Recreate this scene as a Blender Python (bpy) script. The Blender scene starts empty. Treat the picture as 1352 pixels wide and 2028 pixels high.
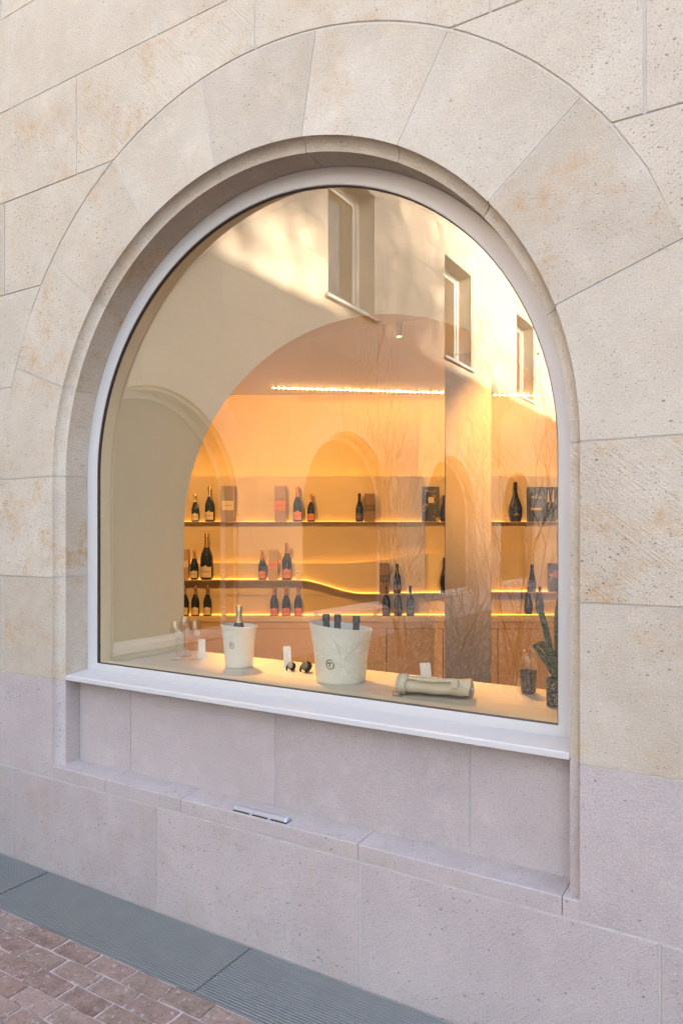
import bpy, math, random
from mathutils import Vector, Matrix
R = math.radians
PI = math.pi
sc = bpy.context.scene
C = sc.collection
random.seed(7)

# ------------------------------------------------------------------ camera, sky, sun, exposure
PSI = 0.549836
cam = bpy.data.cameras.new("camera")
cam.sensor_fit = 'VERTICAL'; cam.sensor_height = 36; cam.lens = 36 * 1435.65 / 2028
cam.shift_y = 47 / 2028
cam.clip_start = 0.05; cam.clip_end = 600
camo = bpy.data.objects.new("camera", cam); C.objects.link(camo)
camo.location = (1.749, -2.223, 1.6); camo.rotation_euler = (R(90), 0, PSI)
sc.camera = camo

SUN_EL, SUN_AZ = R(17), R(84)          # azimuth measured from +Y towards +X
world = bpy.data.worlds.new("World"); sc.world = world; world.use_nodes = True
wn = world.node_tree
sky = wn.nodes.new("ShaderNodeTexSky"); sky.sky_type = 'NISHITA'; sky.sun_disc = False
sky.sun_elevation = SUN_EL; sky.sun_rotation = SUN_AZ
wn.links.new(sky.outputs[0], wn.nodes["Background"].inputs[0])
wn.nodes["Background"].inputs[1].default_value = 0.15
sun = bpy.data.lights.new("sun", 'SUN'); sun.energy = 5.0; sun.angle = R(0.5); sun.color = (1, .88, .72)
suno = bpy.data.objects.new("sun", sun); C.objects.link(suno)
sdir = Vector((math.sin(SUN_AZ) * math.cos(SUN_EL), math.cos(SUN_AZ) * math.cos(SUN_EL), math.sin(SUN_EL)))
suno.rotation_euler = sdir.to_track_quat('Z', 'Y').to_euler(); suno.location = (20, 5, 15)

sc.view_settings.view_transform = 'Standard'; sc.view_settings.look = 'None'
sc.view_settings.exposure = 3.5; sc.view_settings.gamma = 1; sc.view_settings.use_curve_mapping = False
sc.view_settings.use_white_balance = True; sc.view_settings.white_balance_temperature = 7600; sc.view_settings.white_balance_tint = 16
sc.render.engine = 'CYCLES'
cy = sc.cycles
cy.use_denoising = True
cy.max_bounces = 8; cy.diffuse_bounces = 4; cy.glossy_bounces = 4; cy.transmission_bounces = 4; cy.transparent_max_bounces = 16
cy.caustics_reflective = False; cy.caustics_refractive = False
cy.sample_clamp_indirect = 6

# ------------------------------------------------------------------ helpers
def obj(name, verts, faces, mat=None, parent=None, smooth=None, mesh=None):
    if mesh is None:
        mesh = bpy.data.meshes.new(name)
        mesh.from_pydata([tuple(v) for v in verts], [], faces)
        mesh.validate(); mesh.update()
        if mat: mesh.materials.append(mat)
        if smooth is not None:
            mesh.shade_smooth(); mesh.set_sharp_from_angle(angle=R(smooth))
    o = bpy.data.objects.new(name, mesh); C.objects.link(o)
    if parent: o.parent = parent
    return o

def thing(name, label, cat, loc=(0, 0, 0), rz=0, group=None):
    o = bpy.data.objects.new(name, None); C.objects.link(o)
    o.location = loc; o.rotation_euler = (0, 0, rz)
    o['label'] = label; o['category'] = cat
    if group: o['group'] = group
    return o

def tag(o, label, cat, group=None):
    o['label'] = label; o['category'] = cat
    if group: o['group'] = group
    return o

class MB:
    def __init__(s): s.v = []; s.f = []
    def add(s, vs, fs):
        n = len(s.v); s.v += [tuple(v) for v in vs]; s.f += [tuple(i + n for i in f) for f in fs]; return s
    def box(s, x0, x1, y0, y1, z0, z1):
        vs = [(x, y, z) for x in (x0, x1) for y in (y0, y1) for z in (z0, z1)]
        return s.add(vs, [(0, 1, 3, 2), (4, 6, 7, 5), (0, 4, 5, 1), (2, 3, 7, 6), (0, 2, 6, 4), (1, 5, 7, 3)])
    def rbox(s, x0, x1, y0, y1, z0, z1, b=.003):
        """box with chamfered edges all round (built as three stacked loops)"""
        def loop(i, z): return [(x0 + i, y0 + i, z), (x1 - i, y0 + i, z), (x1 - i, y1 - i, z), (x0 + i, y1 - i, z)]
        def lp(i, c, z):
            return [(x0 + i + c, y0 + i, z), (x1 - i - c, y0 + i, z), (x1 - i, y0 + i + c, z), (x1 - i, y1 - i - c, z),
                    (x1 - i - c, y1 - i, z), (x0 + i + c, y1 - i, z), (x0 + i, y1 - i - c, z), (x0 + i, y0 + i + c, z)]
        L = [lp(b, 0.0001, z0), lp(0, b, z0 + b), lp(0, b, z1 - b), lp(b, 0.0001, z1)]
        vs = sum(L, []); fs = [tuple(range(7, -1, -1)), tuple(range(24, 32))]
        for k in range(3):
            for i in range(8):
                j = (i + 1) % 8; fs.append((k * 8 + i, k * 8 + j, k * 8 + 8 + j, k * 8 + 8 + i))
        return s.add(vs, fs)
    def lathe(s, prof, n=16, c=(0, 0, 0), sx=1, sy=1, a0=0, a1=2 * PI, close=True):
        full = abs(a1 - a0 - 2 * PI) < 1e-6
        m = n if full else n + 1
        vs = []
        for r, z in prof:
            for i in range(m):
                a = a0 + (a1 - a0) * i / n
                vs.append((c[0] + r * math.cos(a) * sx, c[1] + r * math.sin(a) * sy, c[2] + z))
        fs = []
        for k in range(len(prof) - 1):
            for i in range(n):
                j = (i + 1) % m
                fs.append((k * m + i, k * m + j, (k + 1) * m + j, (k + 1) * m + i))
        if full and close:
            if prof[0][0] > 1e-5: fs.append(tuple(range(m - 1, -1, -1)))
            if prof[-1][0] > 1e-5: fs.append(tuple((len(prof) - 1) * m + i for i in range(m)))
        return s.add(vs, fs)
    def tube(s, pts, rad, n=6, cap=True):
        pts = [Vector(p) for p in pts]
        rr = rad if isinstance(rad, (list, tuple)) else [rad] * len(pts)
        vs = []; up = Vector((0.13, 0.21, 1)).normalized()
        for i, p in enumerate(pts):
            t = (pts[min(i + 1, len(pts) - 1)] - pts[max(i - 1, 0)]).normalized()
            u = t.cross(up)
            if u.length < 1e-3: u = t.cross(Vector((1, 0, 0)))
            u.normalize(); w = t.cross(u)
            for k in range(n):
                a = 2 * PI * k / n
                vs.append(p + (u * math.cos(a) + w * math.sin(a)) * rr[i])
        fs = []
        for i in range(len(pts) - 1):
            for k in range(n):
                j = (k + 1) % n
                fs.append((i * n + k, i * n + j, (i + 1) * n + j, (i + 1) * n + k))
        if cap:
            fs.append(tuple(range(n - 1, -1, -1))); fs.append(tuple((len(pts) - 1) * n + k for k in range(n)))
        return s.add(vs, fs)
    def prism(s, poly, y0, y1, ch=0.0):
        """polygon in (x, z) extruded along y; front at y0 with a small chamfer"""
        n = len(poly)
        cx = sum(p[0] for p in poly) / n; cz = sum(p[1] for p in poly) / n
        loops = []
        if ch:
            fr = []
            for i in range(n):
                a = Vector(poly[i - 1]); b = Vector(poly[i]); c = Vector(poly[(i + 1) % n])
                e1 = (b - a); e2 = (c - b)
                if e1.length < 1e-7 or e2.length < 1e-7:
                    fr.append((b.x, y0, b.y)); continue
                e1.normalize(); e2.normalize()
                nn = Vector((-e1.y, e1.x)) + Vector((-e2.y, e2.x))
                if nn.length < 1e-3: nn = Vector((cx, cz)) - b
                nn.normalize()
                if nn.dot(Vector((cx, cz)) - b) < 0 and False: nn = -nn
                k = ch / max(.5, abs(nn.dot(Vector((-e1.y, e1.x)))))
                q = b + nn * k
                fr.append((q.x, y0, q.y))
            loops = [fr, [(p[0], y0 + ch, p[1]) for p in poly], [(p[0], y1, p[1]) for p in poly]]
        else:
            loops = [[(p[0], y0, p[1]) for p in poly], [(p[0], y1, p[1]) for p in poly]]
        fs = [tuple(range(n)), tuple((len(loops) - 1) * n + i for i in range(n - 1, -1, -1))]
        for k in range(len(loops) - 1):
            for i in range(n):
                j = (i + 1) % n
                fs.append((k * n + j, k * n + i, (k + 1) * n + i, (k + 1) * n + j))
        return s.add(sum(loops, []), fs)
    def xf(s, M):
        s.v = [tuple(M @ Vector(v)) for v in s.v]; return s
    def make(s, name, mat=None, parent=None, smooth=None):
        return obj(name, s.v, s.f, mat, parent, smooth)

# ------------------------------------------------------------------ materials
def newmat(name):
    m = bpy.data.materials.new(name); m.use_nodes = True
    return m, m.node_tree.nodes, m.node_tree.links, m.node_tree.nodes["Principled BSDF"]

def N(nodes, t, **kw):
    n = nodes.new(t)
    for k, v in kw.items(): setattr(n, k, v)
    return n

def math_(nd, ln, op, a, b=None, c=None, clamp=False):
    n = nd.new("ShaderNodeMath"); n.operation = op; n.use_clamp = clamp
    for i, x in enumerate((a, b, c)):
        if x is None: continue
        if isinstance(x, (int, float)): n.inputs[i].default_value = x
        else: ln.new(x, n.inputs[i])
    return n.outputs[0]

def mixc(nd, ln, fac, a, b, mode='MIX'):
    n = nd.new("ShaderNodeMix"); n.data_type = 'RGBA'; n.blend_type = mode
    for i, x in ((0, fac), (6, a), (7, b)):
        if isinstance(x, (int, float)): n.inputs[i].default_value = x
        elif isinstance(x, tuple): n.inputs[i].default_value = (*x, 1) if len(x) == 3 else x
        else: ln.new(x, n.inputs[i])
    return n.outputs[2]

def ramp(nd, ln, x, lo, hi):
    n = nd.new("ShaderNodeMapRange"); n.clamp = True
    ln.new(x, n.inputs[0]); n.inputs[1].default_value = lo; n.inputs[2].default_value = hi
    return n.outputs[0]

def noise(nd, ln, vec, scale, detail=4, rough=.55):
    n = nd.new("ShaderNodeTexNoise"); n.inputs['Scale'].default_value = scale
    n.inputs['Detail'].default_value = detail; n.inputs['Roughness'].default_value = rough
    if vec is not None: ln.new(vec, n.inputs['Vector'])
    return n.outputs['Fac']

def plain(name, col, rough=.5, metal=0, spec=.5, var=0.06, scale=14, bump=0, bscale=80):
    m, nd, ln, b = newmat(name)
    tc = nd.new("ShaderNodeTexCoord").outputs['Object']
    f = noise(nd, ln, tc, scale)
    lo = tuple(max(0, c * (1 - var)) for c in col); hi = tuple(min(1, c * (1 + var)) for c in col)
    ln.new(mixc(nd, ln, f, lo, hi), b.inputs['Base Color'])
    b.inputs['Roughness'].default_value = rough; b.inputs['Metallic'].default_value = metal
    b.inputs['Specular IOR Level'].default_value = spec
    if bump:
        bp = nd.new("ShaderNodeBump"); bp.inputs['Strength'].default_value = bump; bp.inputs['Distance'].default_value = .002
        ln.new(noise(nd, ln, tc, bscale, 3), bp.inputs['Height']); ln.new(bp.outputs[0], b.inputs['Normal'])
    return m

def emit(name, col, s):
    m, nd, ln, b = newmat(name)
    b.inputs['Base Color'].default_value = (.8, .7, .5, 1)
    b.inputs['Emission Color'].default_value = (*col, 1); b.inputs['Emission Strength'].default_value = s
    return m

def stone_mat(name, c1, c2, stain, tool=1.0, pore=1.0, stain_amt=1.0, tilt=True, tonev=.22):
    m, nd, ln, b = newmat(name)
    tc = nd.new("ShaderNodeTexCoord").outputs['Object']
    rnd = nd.new("ShaderNodeObjectInfo").outputs['Random']
    off = nd.new("ShaderNodeVectorMath"); off.operation = 'ADD'
    cmb = nd.new("ShaderNodeCombineXYZ")
    ln.new(math_(nd, ln, 'MULTIPLY', rnd, 37.0), cmb.inputs[0]); ln.new(math_(nd, ln, 'MULTIPLY', rnd, 91.0), cmb.inputs[2])
    ln.new(tc, off.inputs[0]); ln.new(cmb.outputs[0], off.inputs[1])
    P = off.outputs[0]
    r2 = math_(nd, ln, 'FRACT', math_(nd, ln, 'MULTIPLY', rnd, 17.31))
    r3 = math_(nd, ln, 'FRACT', math_(nd, ln, 'MULTIPLY', rnd, 53.77))
    big = noise(nd, ln, P, 2.6, 6, .6)
    col = mixc(nd, ln, ramp(nd, ln, big, .3, .7), c1, c2)
    # block to block tone
    tone = math_(nd, ln, 'ADD', math_(nd, ln, 'MULTIPLY', r2, tonev), 1 - tonev * .55)
    tn = nd.new("ShaderNodeVectorMath"); tn.operation = 'SCALE'; ln.new(col, tn.inputs[0]); ln.new(tone, tn.inputs['Scale'])
    col = tn.outputs[0]
    # ochre clouds, stronger on some blocks
    st = noise(nd, ln, P, 5.5, 9, .68)
    st2 = noise(nd, ln, P, 26, 6, .7)
    sm = math_(nd, ln, 'MULTIPLY', ramp(nd, ln, st, .48, .64), ramp(nd, ln, st2, .36, .66))
    sm = math_(nd, ln, 'MULTIPLY', sm, math_(nd, ln, 'MULTIPLY', ramp(nd, ln, r3, .15, .9), 1.0 * stain_amt))
    col = mixc(nd, ln, sm, col, stain)
    # pale lime bloom
    bl = noise(nd, ln, P, 7.5, 7, .62)
    col = mixc(nd, ln, math_(nd, ln, 'MULTIPLY', ramp(nd, ln, bl, .50, .75), .28), col, tuple(min(.7, c * 1.25 + .03) for c in c2))
    grain = noise(nd, ln, P, 190, 3, .6)
    g = math_(nd, ln, 'ADD', math_(nd, ln, 'MULTIPLY', ramp(nd, ln, grain, .3, .7), .26), .87)
    gn = nd.new("ShaderNodeVectorMath"); gn.operation = 'SCALE'; ln.new(col, gn.inputs[0]); ln.new(g, gn.inputs['Scale'])
    col = gn.outputs[0]
    # pores: small pits in clusters and a few larger holes
    def pores(scale, size, keep):
        wv = nd.new("ShaderNodeVectorMath"); wv.operation = 'MULTIPLY'
        ln.new(P, wv.inputs[0]); wv.inputs[1].default_value = (.8, 1, 1.25)
        v = nd.new("ShaderNodeTexVoronoi"); v.inputs['Scale'].default_value = scale; v.inputs['Randomness'].default_value = 1
        ln.new(wv.outputs[0], v.inputs['Vector'])
        sep = nd.new("ShaderNodeSeparateColor"); ln.new(v.outputs['Color'], sep.inputs[0])
        rr = math_(nd, ln, 'MULTIPLY', sep.outputs[1], size)
        hole = math_(nd, ln, 'GREATER_THAN', rr, v.outputs['Distance'])
        dens = noise(nd, ln, P, 4.2, 3)
        kp = math_(nd, ln, 'ADD', keep, math_(nd, ln, 'MULTIPLY', math_(nd, ln, 'SUBTRACT', .55, dens), 1.1))
        kp = math_(nd, ln, 'SUBTRACT', kp, math_(nd, ln, 'MULTIPLY', math_(nd, ln, 'SUBTRACT', r2, .4), .16))
        on = math_(nd, ln, 'GREATER_THAN', sep.outputs[0], kp)
        return math_(nd, ln, 'MULTIPLY', hole, on)
    p1 = pores(150, .36, .81 - .06 * pore); p2 = pores(62, .26, .895)
    pp = math_(nd, ln, 'MAXIMUM', p1, p2)
    col = mixc(nd, ln, math_(nd, ln, 'MULTIPLY', pp, .58), col, (.14, .10, .065))
    ln.new(col, b.inputs['Base Color'])
    b.inputs['Roughness'].default_value = .9; b.inputs['Specular IOR Level'].default_value = .25
    # tooling marks: combed lines at an angle that changes from block to block
    rot = nd.new("ShaderNodeVectorRotate"); rot.rotation_type = 'Y_AXIS'
    ln.new(P, rot.inputs['Vector'])
    if tilt: ln.new(math_(nd, ln, 'ADD', math_(nd, ln, 'MULTIPLY', r3, 2.4), .5), rot.inputs['Angle'])
    sl = nd.new("ShaderNodeVectorMath"); sl.operation = 'MULTIPLY'; sl.inputs[1].default_value = (1.2, 1, 30)
    ln.new(rot.outputs[0], sl.inputs[0])
    comb = noise(nd, ln, sl.outputs[0], 5.5, 4, .7)
    amt = math_(nd, ln, 'ADD', math_(nd, ln, 'MULTIPLY', ramp(nd, ln, r2, .25, .9), .85 * tool), .12 * tool)
    h = math_(nd, ln, 'MULTIPLY', comb, amt)
    h = math_(nd, ln, 'ADD', h, math_(nd, ln, 'MULTIPLY', grain, .42))
    h = math_(nd, ln, 'ADD', h, math_(nd, ln, 'MULTIPLY', noise(nd, ln, P, 34, 5, .6), .30))
    h = math_(nd, ln, 'SUBTRACT', h, math_(nd, ln, 'MULTIPLY', pp, .8))
    bp = nd.new("ShaderNodeBump"); bp.inputs['Strength'].default_value = 1.0; bp.inputs['Distance'].default_value = .0062
    ln.new(h, bp.inputs['Height']); ln.new(bp.outputs[0], b.inputs['Normal'])
    return m

M = {}
M['stone'] = stone_mat('cream_limestone', (.465, .402, .322), (.545, .488, .41), (.46, .27, .11))
M['base_stone'] = stone_mat('grey_pink_limestone', (.405, .355, .345), (.46, .41, .398), (.39, .28, .20), tool=.45, pore=.8, stain_amt=.5, tonev=.11)
M['mortar'] = plain('lime_mortar', (.51, .48, .44), .95, spec=.2, var=.12, scale=30, bump=.5, bscale=200)
M['white_metal'] = plain('white_powder_coat', (.545, .53, .52), .38, spec=.45, var=.015, scale=3)
M['gasket'] = plain('dark_gasket', (.055, .036, .030), .5)
M['plaster'] = plain('cream_plaster', (.80, .72, .53), .85, spec=.2, var=.02, scale=5, bump=.08)
M['ceiling'] = plain('ceiling_plaster', (.88, .80, .62), .9, spec=.2, var=.02, scale=3)
M['display'] = plain('warm_lime_plaster', (.66, .53, .34), .85, spec=.25, var=.05, scale=4, bump=.1, bscale=40)
M['cabinet'] = plain('tan_cabinet_board', (.60, .43, .27), .6, spec=.3, var=.05, scale=9)
M['column'] = plain('warm_tan_plaster', (.50, .41, .32), .85, spec=.2, var=.04, scale=4)
M['counter'] = plain('pale_stone_top', (.66, .59, .50), .32, spec=.5, var=.04, scale=20)
M['floor'] = plain('shop_floor', (.74, .64, .48), .5)
M['dark'] = plain('black_void', (.01, .01, .01), .6)
M['bucket'] = plain('ivory_leather', (.75, .73, .63), .5, spec=.4, var=.03, scale=8, bump=.25, bscale=130)
M['emblem'] = plain('brown_emboss', (.16, .12, .06), .5)
M['bottle'] = plain('dark_green_glass', (.010, .014, .007), .07, spec=.6, var=.2)
M['black_bottle'] = plain('black_glass', (.008, .007, .006), .09, spec=.6, var=.2)
M['cream_label'] = plain('cream_paper', (.72, .60, .42), .7, var=.03)
M['pink_label'] = plain('salmon_paper', (.70, .22, .12), .7, var=.03)
M['dark_label'] = plain('dark_paper', (.10, .07, .05), .6, var=.05)
M['gold'] = plain('gold_foil', (.55, .36, .14), .38, metal=.9, bump=.3, bscale=120)
M['copper'] = plain('copper_foil', (.55, .24, .12), .4, metal=.9, bump=.3, bscale=120)
M['pale_gold'] = plain('pale_gold_foil', (.58, .49, .30), .36, metal=.85, bump=.35, bscale=90)
M['black_foil'] = plain('black_foil', (.006, .006, .006), .4, spec=.3, bump=.35, bscale=90)
M['ink'] = plain('dark_ink', (.05, .03, .02), .6)
M['gold_ink'] = plain('gold_ink', (.62, .40, .15), .45, metal=.4)
M['taupe_box'] = plain('taupe_card', (.30, .23, .18), .7)
M['pinkgrey_box'] = plain('pink_grey_card', (.38, .25, .20), .7)
M['tan_box'] = plain('tan_card', (.48, .32, .18), .7)
M['brown_box'] = plain('brown_card', (.26, .16, .08), .7)
M['black_card'] = plain('black_card', (.012, .011, .011), .45)
M['red_label'] = plain('red_paper', (.40, .06, .04), .6)
M['white_card'] = plain('white_card', (.74, .72, .64), .6, var=.02)
M['canvas'] = plain('ivory_canvas', (.68, .60, .45), .9, spec=.2, var=.06, scale=40, bump=.4, bscale=260)
M['steel'] = plain('brushed_steel', (.45, .44, .42), .3, metal=1)
M['candle'] = plain('smoked_black_glass', (.012, .009, .008), .12, spec=.6)
M['wax'] = plain('candle_wax', (.55, .47, .33), .6)
M['grate'] = plain('galvanised_steel', (.27, .285, .285), .45, metal=.35, spec=.5, var=.10, scale=7)
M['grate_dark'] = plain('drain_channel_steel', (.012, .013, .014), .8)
M['opal'] = plain('frosted_lamp_cover', (.36, .34, .35), .25, spec=.6, var=.02)
M['lamp_end'] = plain('lamp_end_cap', (.42, .46, .53), .2, spec=.7, var=.02)
M['soil'] = plain('dry_soil', (.10, .07, .05), .95, var=.3, scale=12, bump=.8, bscale=30)
M['leaf_litter'] = plain('straw_leaves', (.72, .64, .50), .8, var=.4, scale=5)
M['twig'] = plain('brown_twig', (.045, .032, .022), .85)
M['bark'] = plain('grey_bark', (.10, .08, .06), .9)
M['foliage'] = plain('dark_foliage', (.055, .08, .03), .7, var=.3)
M['red_leaf'] = plain('rusty_leaf', (.20, .09, .035), .7, var=.3)
M['roof'] = plain('zinc_roof', (.22, .23, .25), .5, metal=.3)
M['led'] = emit('warm_led', (1, .46, .08), 2.2)
M['led_dot'] = emit('led_diodes', (1, .58, .22), 46)
M['spot_lens'] = emit('spot_lens', (1, .75, .3), .8)

def glass_pane(name, f0, tint):
    m = bpy.data.materials.new(name); m.use_nodes = True
    nd, ln = m.node_tree.nodes, m.node_tree.links; nd.clear()
    geo = nd.new("ShaderNodeNewGeometry")
    dp = nd.new("ShaderNodeVectorMath"); dp.operation = 'DOT_PRODUCT'
    ln.new(geo.outputs['Incoming'], dp.inputs[0]); ln.new(geo.outputs['Normal'], dp.inputs[1])
    c = math_(nd, ln, 'ABSOLUTE', dp.outputs['Value'])
    k = math_(nd, ln, 'POWER', math_(nd, ln, 'SUBTRACT', 1.0, c), 5.0)
    fac = math_(nd, ln, 'ADD', math_(nd, ln, 'MULTIPLY', k, 1 - f0), f0)
    tr = nd.new("ShaderNodeBsdfTransparent"); tr.inputs[0].default_value = (*tint, 1)
    gl = nd.new("ShaderNodeBsdfAnisotropic"); gl.inputs['Roughness'].default_value = 0.0
    gl.inputs['Color'].default_value = (1, .985, .96, 1)
    mx = nd.new("ShaderNodeMixShader"); ln.new(fac, mx.inputs[0]); ln.new(tr.outputs[0], mx.inputs[1]); ln.new(gl.outputs[0], mx.inputs[2])
    out = nd.new("ShaderNodeOutputMaterial"); ln.new(mx.outputs[0], out.inputs[0])
    return m
M['window_glass'] = glass_pane('window_glass', .17, (.90, .90, .86))
M['clear'] = glass_pane('clear_inner_face', 0.0, (1, 1, 1))
M['thin_glass'] = glass_pane('thin_glass', .065, (.96, .96, .95))
M['wing_glass'] = plain('brown_window_glass', (.10, .075, .05), .03, spec=.6)
M['wing_arch_glass'] = plain('dark_shop_window_glass', (.02, .02, .017), .12, spec=.12)

def paver_mat():
    m, nd, ln, b = newmat('worn_terracotta')
    tc = nd.new("ShaderNodeTexCoord").outputs['Object']
    rnd = nd.new("ShaderNodeObjectInfo").outputs['Random']
    w = nd.new("ShaderNodeVectorMath"); w.operation = 'ADD'; cb = nd.new("ShaderNodeCombineXYZ")
    ln.new(math_(nd, ln, 'MULTIPLY', rnd, 60.0), cb.inputs[0]); ln.new(tc, w.inputs[0]); ln.new(cb.outputs[0], w.inputs[1])
    P = w.outputs[0]
    cr = nd.new("ShaderNodeValToRGB"); ln.new(rnd, cr.inputs[0])
    e = cr.color_ramp.elements
    e[0].position = 0; e[0].color = (.25, .145, .115, 1); e[1].position = 1; e[1].color = (.28, .19, .16, 1)
    for p_, c_ in ((.2, (.155, .09, .07, 1)), (.38, (.28, .185, .165, 1)), (.55, (.19, .14, .11, 1)), (.72, (.32, .225, .20, 1)), (.86, (.17, .12, .085, 1))):
        x = e.new(p_); x.color = c_
    a = noise(nd, ln, P, 14, 8, .7)
    col = mixc(nd, ln, ramp(nd, ln, a, .35, .7), cr.outputs[0], (.34, .235, .205))
    s = noise(nd, ln, P, 32, 8, .75)
    col = mixc(nd, ln, math_(nd, ln, 'MULTIPLY', ramp(nd, ln, s, .56, .64), .8), col, (.50, .44, .43))
    d = noise(nd, ln, P, 55, 6, .7)
    col = mixc(nd, ln, math_(nd, ln, 'MULTIPLY', ramp(nd, ln, d, .54, .64), .6), col, (.10, .07, .05))
    ln.new(col, b.inputs['Base Color']); b.inputs['Roughness'].default_value = .75
    h = math_(nd, ln, 'ADD', noise(nd, ln, P, 26, 8, .65), math_(nd, ln, 'MULTIPLY', s, .8))
    bp = nd.new("ShaderNodeBump"); bp.inputs['Strength'].default_value = .9; bp.inputs['Distance'].default_value = .005
    ln.new(h, bp.inputs['Height']); ln.new(bp.outputs[0], b.inputs['Normal'])
    return m
M['paver'] = paver_mat()

def speckle_mat():
    m, nd, ln, b = newmat('speckled_black_ceramic')
    tc = nd.new("ShaderNodeTexCoord").outputs['Object']
    v = noise(nd, ln, tc, 230, 2, .6)
    ln.new(mixc(nd, ln, ramp(nd, ln, v, .56, .60), (.015, .014, .013), (.5, .47, .42)), b.inputs['Base Color'])
    b.inputs['Roughness'].default_value = .5
    return m
M['speckle'] = speckle_mat()

def snake_mat():
    m, nd, ln, b = newmat('snake_plant_leaf')
    tc = nd.new("ShaderNodeTexCoord").outputs['Object']
    sl = nd.new("ShaderNodeVectorMath"); sl.operation = 'MULTIPLY'; sl.inputs[1].default_value = (1, 1, 4); ln.new(tc, sl.inputs[0])
    v = noise(nd, ln, sl.outputs[0], 40, 4, .6)
    ln.new(mixc(nd, ln, ramp(nd, ln, v, .42, .6), (.018, .035, .014), (.10, .13, .055)), b.inputs['Base Color'])
    b.inputs['Roughness'].default_value = .4
    return m
M['snake'] = snake_mat()

def swirl_mat():
    m, nd, ln, b = newmat('black_card_gold_swirls')
    tc = nd.new("ShaderNodeTexCoord").outputs['Object']
    n1 = nd.new("ShaderNodeTexNoise"); n1.inputs['Scale'].default_value = 5; n1.inputs['Detail'].default_value = 1; ln.new(tc, n1.inputs['Vector'])
    d = math_(nd, ln, 'ABSOLUTE', math_(nd, ln, 'SUBTRACT', math_(nd, ln, 'FRACT', math_(nd, ln, 'MULTIPLY', n1.outputs['Fac'], 7.0)), .5))
    msk = math_(nd, ln, 'MULTIPLY', math_(nd, ln, 'LESS_THAN', d, .05), math_(nd, ln, 'GREATER_THAN', noise(nd, ln, tc, 9, 1), .5))
    ln.new(mixc(nd, ln, msk, (.012, .011, .011), (.45, .27, .10)), b.inputs['Base Color']); b.inputs['Roughness'].default_value = .4
    return m
M['swirl'] = swirl_mat()

# ------------------------------------------------------------------ lettering
def text_mesh(name, s, size, mat):
    cu = bpy.data.curves.new(name, 'FONT'); cu.body = s; cu.size = size; cu.align_x = 'CENTER'; cu.align_y = 'CENTER'
    cu.resolution_u = 2
    o = bpy.data.objects.new(name, cu); C.objects.link(o)
    me = bpy.data.meshes.new_from_object(o.evaluated_get(bpy.context.evaluated_depsgraph_get()))
    bpy.data.objects.remove(o); bpy.data.curves.remove(cu)
    me.name = name; me.materials.clear(); me.materials.append(mat)
    return me

# ------------------------------------------------------------------ ground
def sheet(name, x0, x1, y0, y1, z, mat, kind='structure'):
    o = obj(name, [(x0, y0, z), (x1, y0, z), (x1, y1, z), (x0, y1, z)], [(0, 1, 2, 3)], mat); o['kind'] = kind; return o
M['ground'] = plain('courtyard_paving', (.27, .21, .18), .9, var=.25, scale=9, bump=.3, bscale=30)
sheet('ground', -300, 300, -300, 300, -.16, M['ground'])

# ------------------------------------------------------------------ stone facade builder
RA, R2, RX, ZS = 1.2228, 1.1825, 1.6045, 1.882      # arris, soffit, extrados radii and springing height
YF = .166                                            # depth of the window frame behind the wall face
G = .0065                                            # joint
def profile(grow=0.0, deep=YF + .02):
    p = []
    for i in range(9):
        f = PI / 2 * i / 8
        p.append((R2 + (RA - R2) * math.cos(f) + grow, .0425 * math.sin(f) + (grow if i < 8 else grow * .5)))
    p.append((R2 + grow, deep))
    return p

def voussoir(xc, zs, a0, a1, yo=0.0, n=8):
    mb = MB(); prof = profile()
    rx = RX - G / 2
    loop = [(rx, yo + .0025), (rx - .0025, yo), (RA + .002, yo)] + prof + [(rx, prof[-1][1])]
    L = len(loop); vs = []
    for k in range(n + 1):
        for r, y in loop:
            e = G / 2 / r
            a = a0 + e + (a1 - a0 - 2 * e) * k / n
            vs.append((xc + r * math.cos(a), y, zs + r * math.sin(a)))
    fs = []
    for k in range(n):
        for i in range(L):
            j = (i + 1) % L
            fs.append((k * L + i, k * L + j, (k + 1) * L + j, (k + 1) * L + i))
    fs.append(tuple(range(L - 1, -1, -1))); fs.append(tuple(n * L + i for i in range(L)))
    return mb.add(vs, fs)

def jamb(xc, side, xo, z0, z1, yo=0.0):
    """block beside an opening: outer edge xo, moulded inner edge"""
    prof = profile()
    xo_ = (xo - xc) * side                            # outer distance from the axis
    loop = [(xo_ , yo + .0025), (xo_ - .0025, yo), (RA + .002, yo)] + prof + [(xo_, prof[-1][1])]
    vs = []
    for z in (z0, z1):
        vs += [(xc + side * r, y, z) for r, y in loop]
    L = len(loop)
    fs = [(i, (i + 1) % L, L + (i + 1) % L, L + i) for i in range(L)]
    fs += [tuple(range(L - 1, -1, -1)), tuple(range(L, 2 * L))]
    if side > 0: fs = [tuple(reversed(f)) for f in fs]
    return MB().add(vs, fs)

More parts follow.
